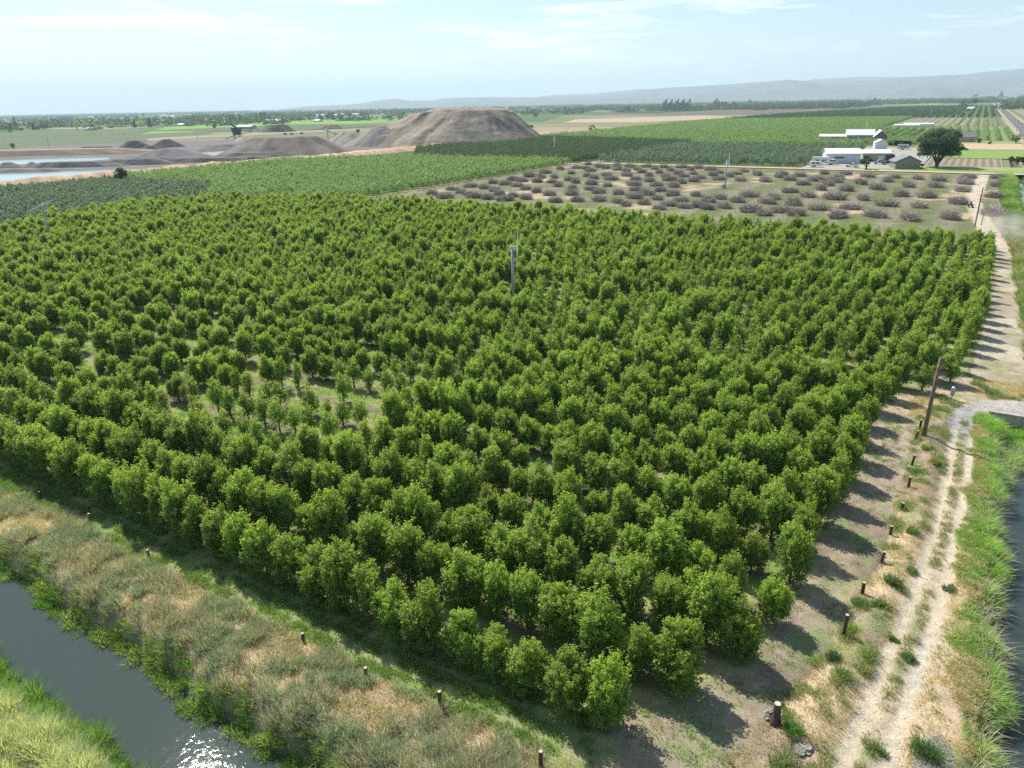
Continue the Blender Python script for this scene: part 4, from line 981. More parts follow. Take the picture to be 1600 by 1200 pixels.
# headwall
hw = thing('culvert_headwall', (0, 0, 0), 0, 'low concrete headwall where the track crosses the right canal', 'headwall')
G().box(5.9, 16.2, 81.0, 81.35, -2.2, .28).build('wall_face', M_CONC, hw); G().box(5.8, 16.3, 80.93, 81.45, .28, .4).build('coping', M_CONC, hw)

# ------------------------------------------------------------------ wind machines
def windmachine(X, Y, rz, bl, label, H=9.4, s=1.0, mat=None):
    mat = mat or M_GALV
    o = thing('wind_machine', (X, Y, 0), rz, label, 'wind machine', 'frost fans standing in the orchards')
    G().tube([(0, 0, 0), (0, 0, H*.5), (0, 0, H)], [.26*s, .24*s, .2*s], 14).build('tower', mat, o, smooth=True)
    G().box(-.5, .5, -.5, .5, 0, .25).box(.25, 1.3, -.4, .4, .25, 1.3).build('engine_base', M_GALV, o)
    h = G(); h.tube([(-.75, 0, H+.12), (.0, 0, H+.22), (.45, 0, H+.28)], [.1, .17, .12], 10); h.tube([(0, 0, H-.1), (0, 0, H+.15)], [.22, .2], 10); h.build('gearbox', M_WHITE, o)
    b = G()
    c, sn = math.cos(bl), math.sin(bl)
    for q in (-1, 1):
        pts = []; 
        for t in (0.15, 1.2, 2.2, 2.85):
            pts.append((t, .17*(1.1-t*.25)))
        V = []
        for t, wd in pts:
            for sx_, sy_ in ((-.035, -1), (.035, -1), (.035, 1), (-.035, 1)):
                a = q*t*sn+sy_*wd*c; z = q*t*c-sy_*wd*sn
                V.append((-.8+sx_, a, H+.12+z))
        F = []
        for i in range(3):
            for k in range(4): F.append((i*4+k, i*4+(k+1) % 4, i*4+4+(k+1) % 4, i*4+4+k))
        F += [(3, 2, 1, 0), (12, 13, 14, 15)]
        b.add(V, F)
    b.build('blade', M_WHITE, o)
    return o
FC = math.atan2(-CF[1], -CF[0])
windmachine(*WMPOS[0], math.atan2(-CR[1], -CR[0])+math.pi*0+.3, 0.12, 'pale steel frost fan rising from the middle of the main orchard')
windmachine(*WMPOS[1], FC+.8, 1.2, 'steel frost fan near the left edge, in front of the grey-green rows')
X, Y = W(1132.5, 294); windmachine(X, Y, math.atan2(-CR[1], -CR[0]), -.15, 'white frost fan standing in the cleared field of brush piles', 9.2)
for (a, b, hd, bl, lb) in [(588, 267, .4, .4, 'faint frost fan in the bright green orchard left of the piles'), (866, 240, 2.2, .1, 'frost fan in the dark orchard right of the gravel mound'),
        (1353, 211, .4, .6, 'frost fan behind the long white-roofed barn'), (1010, 208, 1, .3, 'distant frost fan left of the tan field'), (1181, 201, 2, .2, 'distant frost fan right of the tan field'),
        (1257, 191, .3, .1, 'distant frost fan before the brown orchard, nearer one'), (1242, 184, .3, .2, 'distant frost fan before the brown orchard, farther one'), (1283, 180, 2, .2, 'distant frost fan at the edge of the brown orchard'),
        (1454, 184, 1, .4, 'frost fan left of the pair near the ploughed rows'), (1491, 196, 2, .1, 'frost fan at the corner of the ploughed rows'), (1508, 187, .5, .3, 'frost fan in front of the dark clump of trees'), (1471, 177, 2, .3, 'farthest frost fan left of the dark clump of trees')]:
    X, Y = W(a, b); windmachine(X, Y, hd, bl, lb, 9.4, 1.0, M_WHITE if b > 205 else M_GALV)

# ------------------------------------------------------------------ utility poles, far
def upole(X, Y, H, label, arm=True, name='utility_pole', group='far utility poles', rz=0):
    o = thing(name, (X, Y, 0), rz, label, 'pole', group)
    G().tube([(0, 0, 0), (0, 0, H)], [.17, .11], 7).build('pole_shaft', M_WOOD, o)
    if arm: G().box(-1.2, 1.2, -.07, .07, H-.9, H-.75).build('crossarm', M_WOOD, o)
X, Y = W(1523, 354); upole(X, Y, 9.3, 'tall wooden pole at the far right corner of the orchard', False)
X, Y = W(1533, 352); o = thing('short_pole', (X, Y, 0), 0.4, 'short pole with slanted arms beside the tall corner pole', 'pole')
G().tube([(0, 0, 0), (0, 0, 3.2)], [.12, .1], 8).build('pole_shaft', M_WOOD, o); G().tube([(0, 0, 2.8), (-1.6, 0, 4.0)], [.05, .04], 6).tube([(0, 0, 2.6), (1.8, 0, 2.3)], [.06, .04], 6).build('brace', M_GALV, o)
for a, b, t, lb in [(77, 232, 10, 'wooden pole beyond the upper pond, leftmost of three'), (198, 223, 9, 'wooden pole behind the black ridge, middle of three'), (309, 219, 10, 'wooden pole right of the black heaps, rightmost of three')]:
    X, Y = W(a, b); upole(X, Y, t, lb)
for i in range(16):
    upole(27.3, 470+i*75, 9.5, 'roadside power pole, %s from the farmhouse going towards the hills' % ordn(i+1), group='power poles along the paved road')
X, Y = W(226, 190); o = thing('light_tower', (X, Y, 0), 0, 'tall mast with a lamp head above the tree clump at left', 'mast')
G().tube([(0, 0, 0), (0, 0, 19)], [.35, .15], 8).build('mast', M_GALV, o); G().box(-1, 1, -.5, .5, 19, 20.2).build('lamp_head', M_GALV, o)

# ------------------------------------------------------------------ buildings
def mcol(name, c, rough=.7, var=.12): return mat_plain(name, c, rough, var=var, scale=.6)
def building(px0, px1, py, depth, eave, ridge, wall, roof, label, name='barn', cat='barn', ridge_x=True, wins=(), doors=(), over=.5, lift=None, group=None, rot=None):
    """front wall base runs between photo pixels px0..px1 at row py; depth metres going back"""
    A = np.array(W(px0, py)); Bp = np.array(W(px1, py if lift is None else lift))
    L_ = float(np.hypot(*(Bp-A)))
    ang = math.atan2(*(Bp-A)[::-1]) if rot is None else rot
    o = thing(name, (float(A[0]), float(A[1]), .35), ang, label, cat, group)
    g = G(); D = depth
    if ridge_x:
        g.add([(0,0,-.5),(L_,0,-.5),(L_,D,-.5),(0,D,-.5),(0,0,eave),(L_,0,eave),(L_,D,eave),(0,D,eave),(0,D/2,ridge),(L_,D/2,ridge)], [(0,1,5,4),(2,3,7,6),(1,2,6,9,5),(3,0,4,8,7)])
    else:
        g.add([(0,0,-.5),(L_,0,-.5),(L_,D,-.5),(0,D,-.5),(0,0,eave),(L_,0,eave),(L_,D,eave),(0,D,eave),(L_/2,0,ridge),(L_/2,D,ridge)], [(0,1,5,8,4),(2,3,7,9,6),(1,2,6,5),(3,0,4,7)])
    g.build('wall', wall, o)
    g = G(); v = over; th = .18
    if ridge_x:
        sl = (ridge-eave)/(D/2); e0 = eave-v*sl
        pr = [(-v, e0+.05), (D/2, ridge+.05), (D+v, e0+.05), (D+v, e0+.05+th), (D/2, ridge+.05+th), (-v, e0+.05+th)]
        n = len(pr); V = [(-v, y, z) for y, z in pr]+[(L_+v, y, z) for y, z in pr]
    else:
        sl = (ridge-eave)/(L_/2); e0 = eave-v*sl
        pr = [(-v, e0+.05), (L_/2, ridge+.05), (L_+v, e0+.05), (L_+v, e0+.05+th), (L_/2, ridge+.05+th), (-v, e0+.05+th)]
        n = len(pr); V = [(x, -v, z) for x, z in pr]+[(x, D+v, z) for x, z in pr]
    F = [(0,1,4,5),(1,2,3,4),(n,n+5,n+4,n+1),(n+1,n+4,n+3,n+2)]+[(i, i+n, (i+1) % n+n, (i+1) % n) for i in range(n)]
    g.add(V, F); g.build('roof', roof, o)
    for (x0, x1, z0, z1) in wins:
        f = G().box(x0-.12, x1+.12, -.06, .02, z0-.12, z1+.12).build('window', M_WHITE, o)
        G().box(x0, x1, -.09, -.055, z0, z1).build('pane', M_GLASS, f)
    for (x0, x1, z1, mt) in doors:
        G().box(x0, x1, -.07, .02, .0, z1).build('door', mt, o)
    return o
R_W = mat_metal_roof('white_metal_roof', (.78, .76, .69)); R_G = mat_metal_roof('grey_metal_roof', (.72, .72, .73)); W_W = mcol('white_siding', (.62, .66, .68)); W_T = mcol('tan_siding', (.42, .36, .29)); W_B = mcol('brown_siding', (.2, .15, .12)); R_S = mcol('grey_shingle', (.2, .2, .21)); R_S2 = mcol('brown_shingle', (.22, .2, .18)); W_BR = mcol('taupe_siding', (.25, .225, .195))
building(1290, 1343, 256.5, 13, 4.4, 6.4, W_W, R_W, 'long white metal barn with cream roof, nearest of the farm sheds', wins=[(3.5, 8, 2.3, 3.1)], doors=[(12, 15, 3, W_W)])
b2 = building(1347, 1391, 252.5, 12, 3.5, 4.9, W_T, R_W, 'open-fronted shed with cream roof right of the long white barn', doors=[(10.5, 14.5, 2.9, M_DARKM), (.6, 3, 2.4, M_DARKM), (7, 9.5, 2.3, M_WHITE)])
building(1366, 1385, 237.5, 9, 4.6, 6.3, W_W, R_W, 'small white shed with rounded gable behind the open shed', ridge_x=False, over=.2)
building(1322, 1364, 223.5, 17, 5.0, 8.2, W_T, R_G, 'large barn with wide pale grey roof behind the orchard rows', doors=[(4, 8, 3, M_DARKM)], over=.8, group=None)
building(1280, 1321, 222.5, 11, 3.6, 4.9, W_T, R_W, 'low cream-roofed lean-to running left from the large barn')
building(1364.5, 1385, 224.5, 17, 4.2, 8.0, W_B, R_G, 'brown gable-fronted wing of the large pale-roofed barn', ridge_x=False, doors=[(9, 11.5, 2.6, M_DARKM)])
building(1398, 1437, 265, 10, 3.0, 5.4, W_BR, R_S, 'taupe farmhouse with grey roof and three white windows', 'farmhouse', 'house', ridge_x=False, wins=[(2.4, 3.8, 1.2, 2.1), (7.3, 8.4, 1.2, 2.1), (9.8, 11.4, 1.2, 2.1)], over=.6)
building(1490, 1523, 223, 10, 3.3, 6.2, W_T, R_S2, 'grey-roofed house behind the big dark tree', 'farmhouse', 'house', wins=[(9, 11, 1.3, 2.3), (14, 16, 1.3, 2.3)])
building(1396, 1436, 199.5, 9, 1.9, 2.8, M_WHITE, M_WHITE, 'low white tunnel greenhouse in the orchard, left one', 'greenhouse', 'greenhouse', over=.1)
building(1411, 1458, 198.5, 9, 2.4, 3.4, M_WHITE, M_WHITE, 'low white tunnel greenhouse in the orchard, right one', 'greenhouse', 'greenhouse', over=.1)
FARB = [(1510, 1519, 172.5, 3.5, 6, 'white gable shed below the dark tree clump', W_W, R_W), (1559, 1571, 155.8, 4, 7, 'long pale shed left of the road near the horizon', W_W, R_W), (1584, 1592, 147.5, 4, 7, 'white building right of the road near the horizon', W_W, R_W),
    (1460, 1470, 152.8, 4, 6, 'distant white sheds left of the paved road', W_W, R_W), (1428, 1438, 154.2, 4, 6, 'distant pale shed beyond the brown orchard', W_W, R_W), (1195, 1232, 163.6, 4, 6, 'long tan shed near the horizon, left half', W_T, R_S2), (1235, 1267, 162.6, 4, 6, 'long tan shed near the horizon, right half', W_T, R_S2),
    (1306, 1315, 165, 3, 5, 'small white farmhouse in the brown orchard', W_W, R_W), (1083, 1105, 166, 5, 7, 'white shed right of the poplar row', W_W, R_W), (1132, 1147, 160.7, 5, 7, 'white-roofed shed behind the second poplar row', W_W, R_W),
    (494, 526, 182.3, 5, 7, 'very long white packing shed, left half', W_W, R_W), (528, 559, 180.8, 5, 7, 'very long white packing shed, right half', W_W, R_W), (490, 498, 190.8, 3, 5, 'small white house before the dark trees left of the mound', W_W, R_W),
    (412, 424, 190.3, 3, 5, 'pale farm shed in front of the bright field', W_T, R_G), (427, 440, 190.8, 3, 5, 'second pale farm shed behind the flat mound', W_W, R_W), (370, 392, 202.5, 4, 6, 'wide pale shed above the row of parked cars', W_T, R_G),
    (277, 287, 197.3, 3, 5, 'small pale shed in the green field at left', W_W, R_W), (240, 257, 191, 4, 6, 'white-roofed shed right of the lamp mast', W_W, R_W), (258, 273, 183.2, 4, 6, 'distant white shed above the green fields', W_W, R_W),
    (75, 80, 192.3, 3, 5, 'tiny white house above the green field, far left', W_W, R_W), (3, 14, 193.5, 3, 5, 'tiny pale-roofed sheds at the far left edge', W_W, R_W), (131, 136, 204.2, 2.6, 4.5, 'small white house among the pale round trees', W_W, R_S), (138, 143, 204, 2.6, 4.5, 'second small house among the pale round trees', W_T, R_S), (312, 318, 191, 3, 5, 'small tan house at the foot of far trees', W_T, R_S2)]
for a, b, y, ev, rg, lb, wm_, rm_ in FARB:
    building(a, b, y, 12, ev, rg, wm_, rm_, lb, 'farm_building', 'farm building', group='distant farm buildings')
# hedge
X, Y = W(1386, 227); X2, Y2 = W(1426, 228.5)
rh = np.random.RandomState(3); n = 9000; P = np.stack([rh.uniform(0, X2-X, n), rh.uniform(-1.3, 1.3, n), rh.uniform(0, 3.0, n)], -1)
dd = rh.normal(0, 1, (n, 3)); dd /= np.linalg.norm(dd, axis=1)[:, None]; ee = np.cross(dd, rh.normal(0, 1, (n, 3))); ee /= np.linalg.norm(ee, axis=1)[:, None]
V = np.stack([P-dd*.3, P+ee*.2, P+dd*.3, P-ee*.2], 1).reshape(-1, 3)
tag(link('clipped_hedge', mesh_np('clipped_hedge', V, np.arange(n*4).reshape(-1, 4), M_LEAF_HEDGE), None, (X, Y, 0), math.atan2(Y2-Y, X2-X)), 'long dark clipped hedge right of the large pale-roofed barn', 'hedge')

# ------------------------------------------------------------------ single trees
def big_tree(X, Y, H, R, label, mat=M_LEAF_TREE, name='broadleaf_tree', cat='tree', group=None, leaf=.5, shoots=260, per=18, z0=None, seed=1, lobes=11, kind='round', tr=.35):
    o = thing(name, (X, Y, 0), 0, label, cat, group)
    z0 = z0 if z0 is not None else H*.18
    if kind == 'round':
        V, F = round_crown(seed, H, R, z0, shoots*per, leaf, 40 if shoots > 500 else 14)
        # spread noise proportionally
    elif kind == 'poplar':
        V, F = crown_mesh('c', seed, H=H, R=R, z0=z0, shoots=shoots, per=per, leaf=leaf, lobes=3, upright=1.5, slen=H*.12)
    else:   # conifer
        r = np.random.RandomState(seed); m = shoots*per; h = r.beta(1, 1.5, m); q = R*(1-h)*np.sqrt(r.uniform(.15, 1, m)); a = r.uniform(0, 6.28, m)
        P = np.stack([np.cos(a)*q, np.sin(a)*q, z0+h*(H-z0)], -1); dd = r.normal(0, 1, (m, 3)); dd /= np.linalg.norm(dd, axis=1)[:, None]; ee = np.cross(dd, r.normal(0, 1, (m, 3))); ee /= np.linalg.norm(ee, axis=1)[:, None]
        V = np.stack([P-dd*leaf*.5, P+ee*leaf*.3, P+dd*leaf*.5, P-ee*leaf*.3], 1).reshape(-1, 3); F = np.arange(m*4).reshape(-1, 4)
    link('crown', mesh_np('crown', V, F, mat), o)
    g = G(); g.tube([(0, 0, -.2), (0, 0, z0*.7), (.1, 0, H*.5)], [tr*1.2, tr, tr*.4], 8)
    for k in range(5 if kind == 'round' else 0):
        a = k*1.26+seed; g.tube([(0, 0, z0*.8), (math.cos(a)*R*.3, math.sin(a)*R*.3, H*.4), (math.cos(a)*R*.55, math.sin(a)*R*.55, H*.68)], [tr*.6, tr*.35, tr*.1], 6)
    g.build('trunk', M_BARK, o)
    return o
X, Y = W(1463, 262.5); big_tree(X, Y, 17.0, 10.6, 'very large dark spreading tree beside the farmhouse', shoots=1000, per=36, leaf=.62, z0=1.6, seed=11, lobes=16, tr=.8)
X, Y = W(1353, 265.5); big_tree(X, Y, 5.6, 3.6, 'small round tree standing in front of the white sheds', leaf=.4, z0=1.4, seed=12)
X, Y = W(190, 286); big_tree(X, Y, 6.8, 4.4, 'solitary round dark bush on the tan bank beside the lower pond', leaf=.45, shoots=300, z0=.6, seed=13)
X, Y = W(392, 252.5); big_tree(X, Y, 3.2, 3.2, 'small dark bush on the tan bank', 
    name='bush', cat='bush', leaf=.4, shoots=90, z0=.3, seed=14, tr=.1)
TL = [(924, 208, 13, 12, 'round', 'dark round bush right of the orange mound', 0), (879, 212, 7, 14, 'round', 'low green bush left of the orange mound', 1), (830, 205, 9, 11, 'round', 'dark low bush right of the gravel mound foot', 0), (836, 184.5, 8, 12, 'round', 'far round tree right of the gravel mound top', 0),
      (1515, 172, 21, 16, 'round', 'tall dark tree left of the paved road', 0), (1503, 172, 12, 12, 'round', 'lower dark tree beside the tall one left of the road', 0), (1587, 225, 13, 14, 'round', 'dark tree beside the paved road near the pale strip', 0), (1546, 226, 4, 6, 'round', 'small round shrub below the roadside rows', 0),
      (1529, 224, 6, 5, 'round', 'small shrub at the right side of the grey-roofed house', 0), (1579, 256, 9, 8, 'round', 'small dark shrub by the fence, leftmost of three', 0), (1589, 257, 10, 8, 'round', 'small dark shrub by the fence, middle of three', 0), (1598, 257, 10, 8, 'round', 'small dark shrub by the fence at the right edge', 0),
      (26, 205, 16, 8, 'con', 'tall conifer in the green fields at far left', 0), (18, 205, 9, 5, 'con', 'small conifer left of the tall conifer', 0), (8, 205.5, 8, 10, 'round', 'round tree left of the small conifer', 0), (34, 205, 4, 6, 'round', 'low bush right of the tall conifer', 0),
      (53, 203.5, 9, 5, 'con', 'conifer at the left of a small dark clump', 0), (60, 204, 5, 7, 'round', 'low tree right of the clump conifer', 0), (69, 203.5, 8, 13, 'round', 'broad low tree in the small dark clump', 0),
      (121, 203.5, 12, 11, 'round', 'pale round tree, left of the pair by the houses', 1), (134, 203, 10, 10, 'round', 'pale round tree, right of the pair by the houses', 1), (146, 203, 6, 7, 'round', 'small dark tree right of the two houses', 0), (157, 202.5, 4, 9, 'round', 'low scrub tree right of the small dark tree', 0), (175, 201, 5, 8, 'round', 'faint round tree in mid field', 1),
      (211, 200, 11, 5, 'con', 'dark conifer left of the yellow-green tree', 0), (222, 200.5, 11, 16, 'round', 'yellow-green round tree below the lamp mast', 1), (235, 200, 13, 7, 'con', 'dark conifer right of the yellow-green tree', 0), (22, 233, 7, 8, 'round', 'lone dark shrub at the edge of the far bank', 0),
      (336, 202, 8, 10, 'round', 'round tree alone in the bright green field', 0), (305, 189.5, 9, 7, 'round', 'dark tree near the tan house at left', 0), (294, 190.5, 8, 6, 'round', 'small tree left of the dark tree', 0),
      (361, 192, 11, 7, 'con', 'dark tree, leftmost of the far clump', 0), (368, 192, 9, 9, 'round', 'dark tree, second in the far clump', 0), (377, 192, 10, 9, 'round', 'dark tree, third in the far clump', 0), (385, 192, 8, 8, 'round', 'dark tree, last in the far clump', 0), (401, 190, 8, 6, 'con', 'pointed tree behind the parked cars', 0), (409, 190, 12, 5, 'pop', 'tall narrow tree, left of a pair', 0), (415, 190, 13, 4, 'pop', 'tall narrow tree, right of a pair', 0), (421, 190, 8, 3, 'pop', 'short narrow tree right of the tall pair', 0),
      (456, 189.5, 5, 7, 'round', 'low tree left of the far tree line', 0), (470, 190, 7, 11, 'round', 'tree at the left of the line before the packing shed', 0), (486, 190, 11, 13, 'round', 'largest tree in the line before the packing shed', 0), (502, 189, 7, 10, 'round', 'tree right of the largest in the line', 0), (512, 188.5, 9, 9, 'round', 'tree in the middle of the line before the shed', 0), (521, 188, 11, 6, 'con', 'pointed tree in the line before the shed', 0), (532, 187.5, 6, 9, 'round', 'low tree in the line before the shed', 0), (549, 186, 9, 10, 'round', 'tree at the right end of the line', 0), (566, 185, 8, 10, 'round', 'tree close to the gravel mound shoulder', 0),
      (560, 209, 7, 7, 'round', 'small green tree in the gap beside the gravel mound', 0), (446, 211, 3, 6, 'round', 'small shrub behind the brown earth mound, left', 0), (456, 211, 3, 7, 'round', 'small shrub behind the brown earth mound, middle', 0), (472, 210, 3, 7, 'round', 'small shrub behind the brown earth mound, right', 0),
      (1171, 163.5, 7, 6, 'round', 'dark tree beside the long tan shed', 0), (1180, 164, 5, 6, 'round', 'low tree beside the long tan shed', 0), (1236, 163.5, 4, 5, 'round', 'small tree in front of the long tan shed', 0), (1327, 162, 5, 8, 'round', 'low dark clump in the brown orchard', 0), (1366, 160.5, 7, 7, 'con', 'pointed dark tree on the brown orchard horizon', 0), (1374, 160.5, 4, 8, 'round', 'low tree beside the pointed one on the horizon', 0), (1357, 156, 4, 8, 'round', 'faint hazy tree beyond the brown orchard', 0),
      (1545, 157, 6, 14, 'round', 'hazy dark clump left of the road near the horizon', 0), (1563, 154, 9, 7, 'con', 'pointed tree beside the road near the horizon', 0), (1594, 160, 8, 16, 'round', 'dark trees right of the road', 0)]
for i, (a, b, hp, wp, kd, lb, mt) in enumerate(TL):
    X, Y = W(a, b); dist = math.sqrt(X*X+Y*Y); mpp = dist/FPX*1.04
    H = max(2.2, hp*mpp); R = max(1.0, wp*mpp/2*1.1)
    lf = max(.4, dist/1500*1.0)
    big_tree(X, Y, H, R, lb, [M_LEAF_TREE, M_LEAF_BRIGHT][mt], kind={'round': 'round', 'con': 'conifer', 'pop': 'poplar'}[kd], z0=H*.08, leaf=lf, shoots=110, per=12, seed=600+i, lobes=7, tr=.25, group='single trees and bushes across the plain')
pv = []
for i in range(14): pv.append((1037+i*3.1, 175-i*.1, 14+3*math.sin(i*2.1), 'left poplar row'))
for i in range(10): pv.append((1116+i*3.6, 170.5-i*.15, (12 if i < 4 else 8)+2*math.sin(i*1.7), 'right poplar row'))
cnt = {}
for i, (a, b, hp, rw) in enumerate(pv):
    X, Y = W(a, b); dist = math.hypot(X, Y); mpp = dist/FPX*1.04; cnt[rw] = cnt.get(rw, 0)+1
    big_tree(X, Y, hp*mpp, 1.9*mpp, 'narrow upright poplar, %s from the left in the %s' % (ordn(cnt[rw]), rw), M_LEAF_TREE, 'poplar_tree', 'tree', 'poplar rows near the horizon', kind='poplar', z0=.5, leaf=2.0, shoots=70, per=12, seed=900+i, tr=.25)

# hazy far woodland: tree clumps one cannot tell apart
def clump(seed, n=150, leaf=3.0):
    r = np.random.RandomState(seed); c = r.uniform(-16, 16, (5, 2)); hh = r.uniform(4, 13, 5)
    k = r.randint(0, 5, n); z = r.uniform(.0, 1, n); q = 5.5*np.sqrt(r.uniform(0, 1, n))*np.sqrt(np.clip(1-z*z, .1, 1)); a = r.uniform(0, 6.28, n)
    P = np.stack([c[k, 0]+np.cos(a)*q, c[k, 1]+np.sin(a)*q, z*hh[k]], -1); dd = r.normal(0, 1, (n, 3)); dd /= np.linalg.norm(dd, axis=1)[:, None]; ee = np.cross(dd, r.normal(0, 1, (n, 3))); ee /= np.linalg.norm(ee, axis=1)[:, None]
    V = np.stack([P-dd*leaf*.5, P+ee*leaf*.4, P+dd*leaf*.5, P-ee*leaf*.4], 1).reshape(-1, 3)
    return proto('clump_source', mesh_np('far_clump', V, np.arange(n*4).reshape(-1, 4), M_LEAF_TREE))
CL = [clump(40+i) for i in range(6)]
rr = np.random.RandomState(77); P = []; S = []
n = 9000
D = 1500*np.exp(rr.uniform(0, 1, n)**.9*math.log(9000/1500)); A = rr.uniform(-.72, .72, n)
X = D*np.sin(A); Y = D*np.cos(A); U_ = X*.8486-Y*.5291; V_ = X*.5291+Y*.8486
dens = sm(.46, .62, fbm(U_, V_, 420, 91))*sm(1400, 3000, D)+.06*sm(1500, 1900, D)
keepout = (U_ > -350) & (U_ < 45) & (V_ < 3300)
keepout |= (U_ > -900) & (U_ < 40) & (V_ < 2100) & (A > -.1)
k = (rr.rand(n) < dens*1.0) & ~keepout
U_ = U_[k]; V_ = V_[k]; m = len(U_); s = rr.uniform(.7, 1.3, m)
inst_points('far_woodland', np.stack([U_, V_, np.zeros(m)], -1), rr.uniform(0, 6.28, m), np.stack([s*1.5, s*1.5, s], -1), rr.randint(0, 6, m), CL, 'hazy bands of distant trees across the plain below the hills')

# ------------------------------------------------------------------ farm yard vehicles
def wheel(o, x, y, r_=.38, wd=.25):
    wv = G(); wv.tube([(x, y-wd/2, r_), (x, y+wd/2, r_)], [r_, r_], 14); w_ = wv.build('wheel', M_TYRE, o)
    G().tube([(x, y-wd/2-.02, r_), (x, y+wd/2+.02, r_)], [r_*.55, r_*.55], 10).build('rim', M_GALV, w_)
def pickup(px, py, rz, paint, label, name='pickup_truck', cat='pickup', group=None):
    X, Y = W(px, py); o = thing(name, (X, Y, .38), rz, label, cat, group)
    G().prism([(-2.7, .45), (2.6, .45), (2.7, .8), (2.55, 1.1), (1.3, 1.2), (-.9, 1.2), (-.9, 1.25), (-2.7, 1.25)], -.95, .95).build('body', paint, o)
    G().prism([(1.25, 1.18), (.6, 1.85), (-.7, 1.88), (-.95, 1.18)], -.82, .82).build('cabin', paint, o)
    G().prism([(1.12, 1.25), (.62, 1.74), (-.62, 1.76), (-.82, 1.25)], -.84, .84).build('window', M_GLASS, o)
    G().box(-2.55, -1.0, -.8, .8, 1.253, 1.26).build('truck_bed', M_DARKM, o)
    for x in (-1.75, 1.75):
        for y in (-.85, .85): wheel(o, x, y)
PW = mcol('white_car_paint', (.75, .75, .75), .3, .03); PD = mcol('dark_car_paint', (.05, .055, .065), .3, .03); PRd = mcol('dark_red_paint', (.12, .025, .02), .3, .05); PS = mcol('silver_paint', (.45, .47, .5), .3, .03)
pickup(1331, 262.5, 2.9, PW, 'white pickup parked alone on the pale farm yard')
pickup(1392, 246.5, 1.5, PD, 'dark pickup parked right of the open-fronted shed')
pickup(1374, 257.5, .3, PS, 'silver pickup parked behind the small round tree')
pickup(1387, 258.5, .1, PD, 'dark car parked left of the farmhouse, nearer the tree')
pickup(1504, 236, .1, PRd, 'dark red car right of the big dark tree', 'parked_car', 'car')
def trailer(px, py, L_, Hh, rz, label, mat=M_WHITE, name='travel_trailer', cat='trailer'):
    X, Y = W(px, py); o = thing(name, (X, Y, .38), rz, label, cat)
    G().prism([(-L_/2, .6), (L_/2-.4, .6), (L_/2, 1.3), (L_/2-.1, Hh*.75), (L_/2-.8, Hh), (-L_/2+.3, Hh), (-L_/2, Hh-.4)], -1.2, 1.2).build('body', mat, o)
    for x in (-L_*.25, L_*.05): G().box(x, x+1.3, -1.23, -1.19, 1.5, 2.2).build('window', M_GLASS, o)
    G().box(L_*.25, L_*.25+.7, -1.24, -1.19, .75, 2.5).build('door', PS, o)
    for x in (-.9, .1):
        for y in (-1.1, 1.1): wheel(o, x, y, .36)
    G().tube([(L_/2-.2, 0, .6), (L_/2+1.1, 0, .5)], [.06, .06], 6).build('hitch', M_DARKM, o)
trailer(1282, 258, 8.5, 3.4, .05, 'white travel trailer in front of the orchard rows at the yard edge')
trailer(1273, 262, 5.5, 2.4, .1, 'low pale trailer at the left end of the farm yard')
trailer(1299, 258.5, 4.5, 2.3, .3, 'small white trailer in front of the long white barn')
trailer(1411, 235, 6.5, 3.0, .1, 'grey trailer below the long dark hedge', PS)
# cars in the far row
for i in range(9):
    pickup(362+i*6.0, 205.6-i*.15, .8+.3*math.sin(i), [PW, PS, PD][i % 3], 'tiny parked vehicle beyond the crusher, %s from the left in its row' % ordn(i+1), 'parked_car', 'car', 'vehicles parked beyond the quarry')
# crusher
X, Y = W(372, 219.5); o = thing('crusher_plant', (X, Y, .35), CAMROT, 'dark crusher tower with conveyors in the quarry', 'crusher')
G().prism([(-3, 5), (3, 5), (4.5, 12), (-4.5, 12)], -3, 3).build('hopper', M_DARKM, o)
G().box(-3, -2.4, -3, -2.4, 0, 5.2).box(2.4, 3, -3, -2.4, 0, 5.2).box(-3, -2.4, 2.4, 3, 0, 5.2).box(2.4, 3, 2.4, 3, 0, 5.2).build('frame', M_DARKM, o)
G().tube([(0, 0, 6), (-13, 0, 1)], [.6, .6], 4).build('conveyor', M_GALV, o); G().tube([(1, 0, 11), (-5, 0, 16)], [.9, .9], 4).build('conveyor', M_DARKM, o); G().tube([(1, 0, 5), (16, 2, 8)], [.5, .5], 4).build('conveyor', M_GALV, o)
X, Y = W(530, 219); o = thing('conveyor_ramp', (X, Y, .35), CAMROT-.3, 'grey slanted conveyor in the gap left of the gravel mound', 'conveyor')
G().prism([(-16, 9.5), (-15, 10.3), (14, 1.3), (13, .5)], -.9, .9).build('belt', M_GALV, o)
for x in (-12, -4, 4): G().tube([(x, -.7, 0), (x, -.7, 4.9-x*.31)], [.2, .2], 4).tube([(x, .7, 0), (x, .7, 4.9-x*.31)], [.2, .2], 4).build('support', M_DARKM, o)

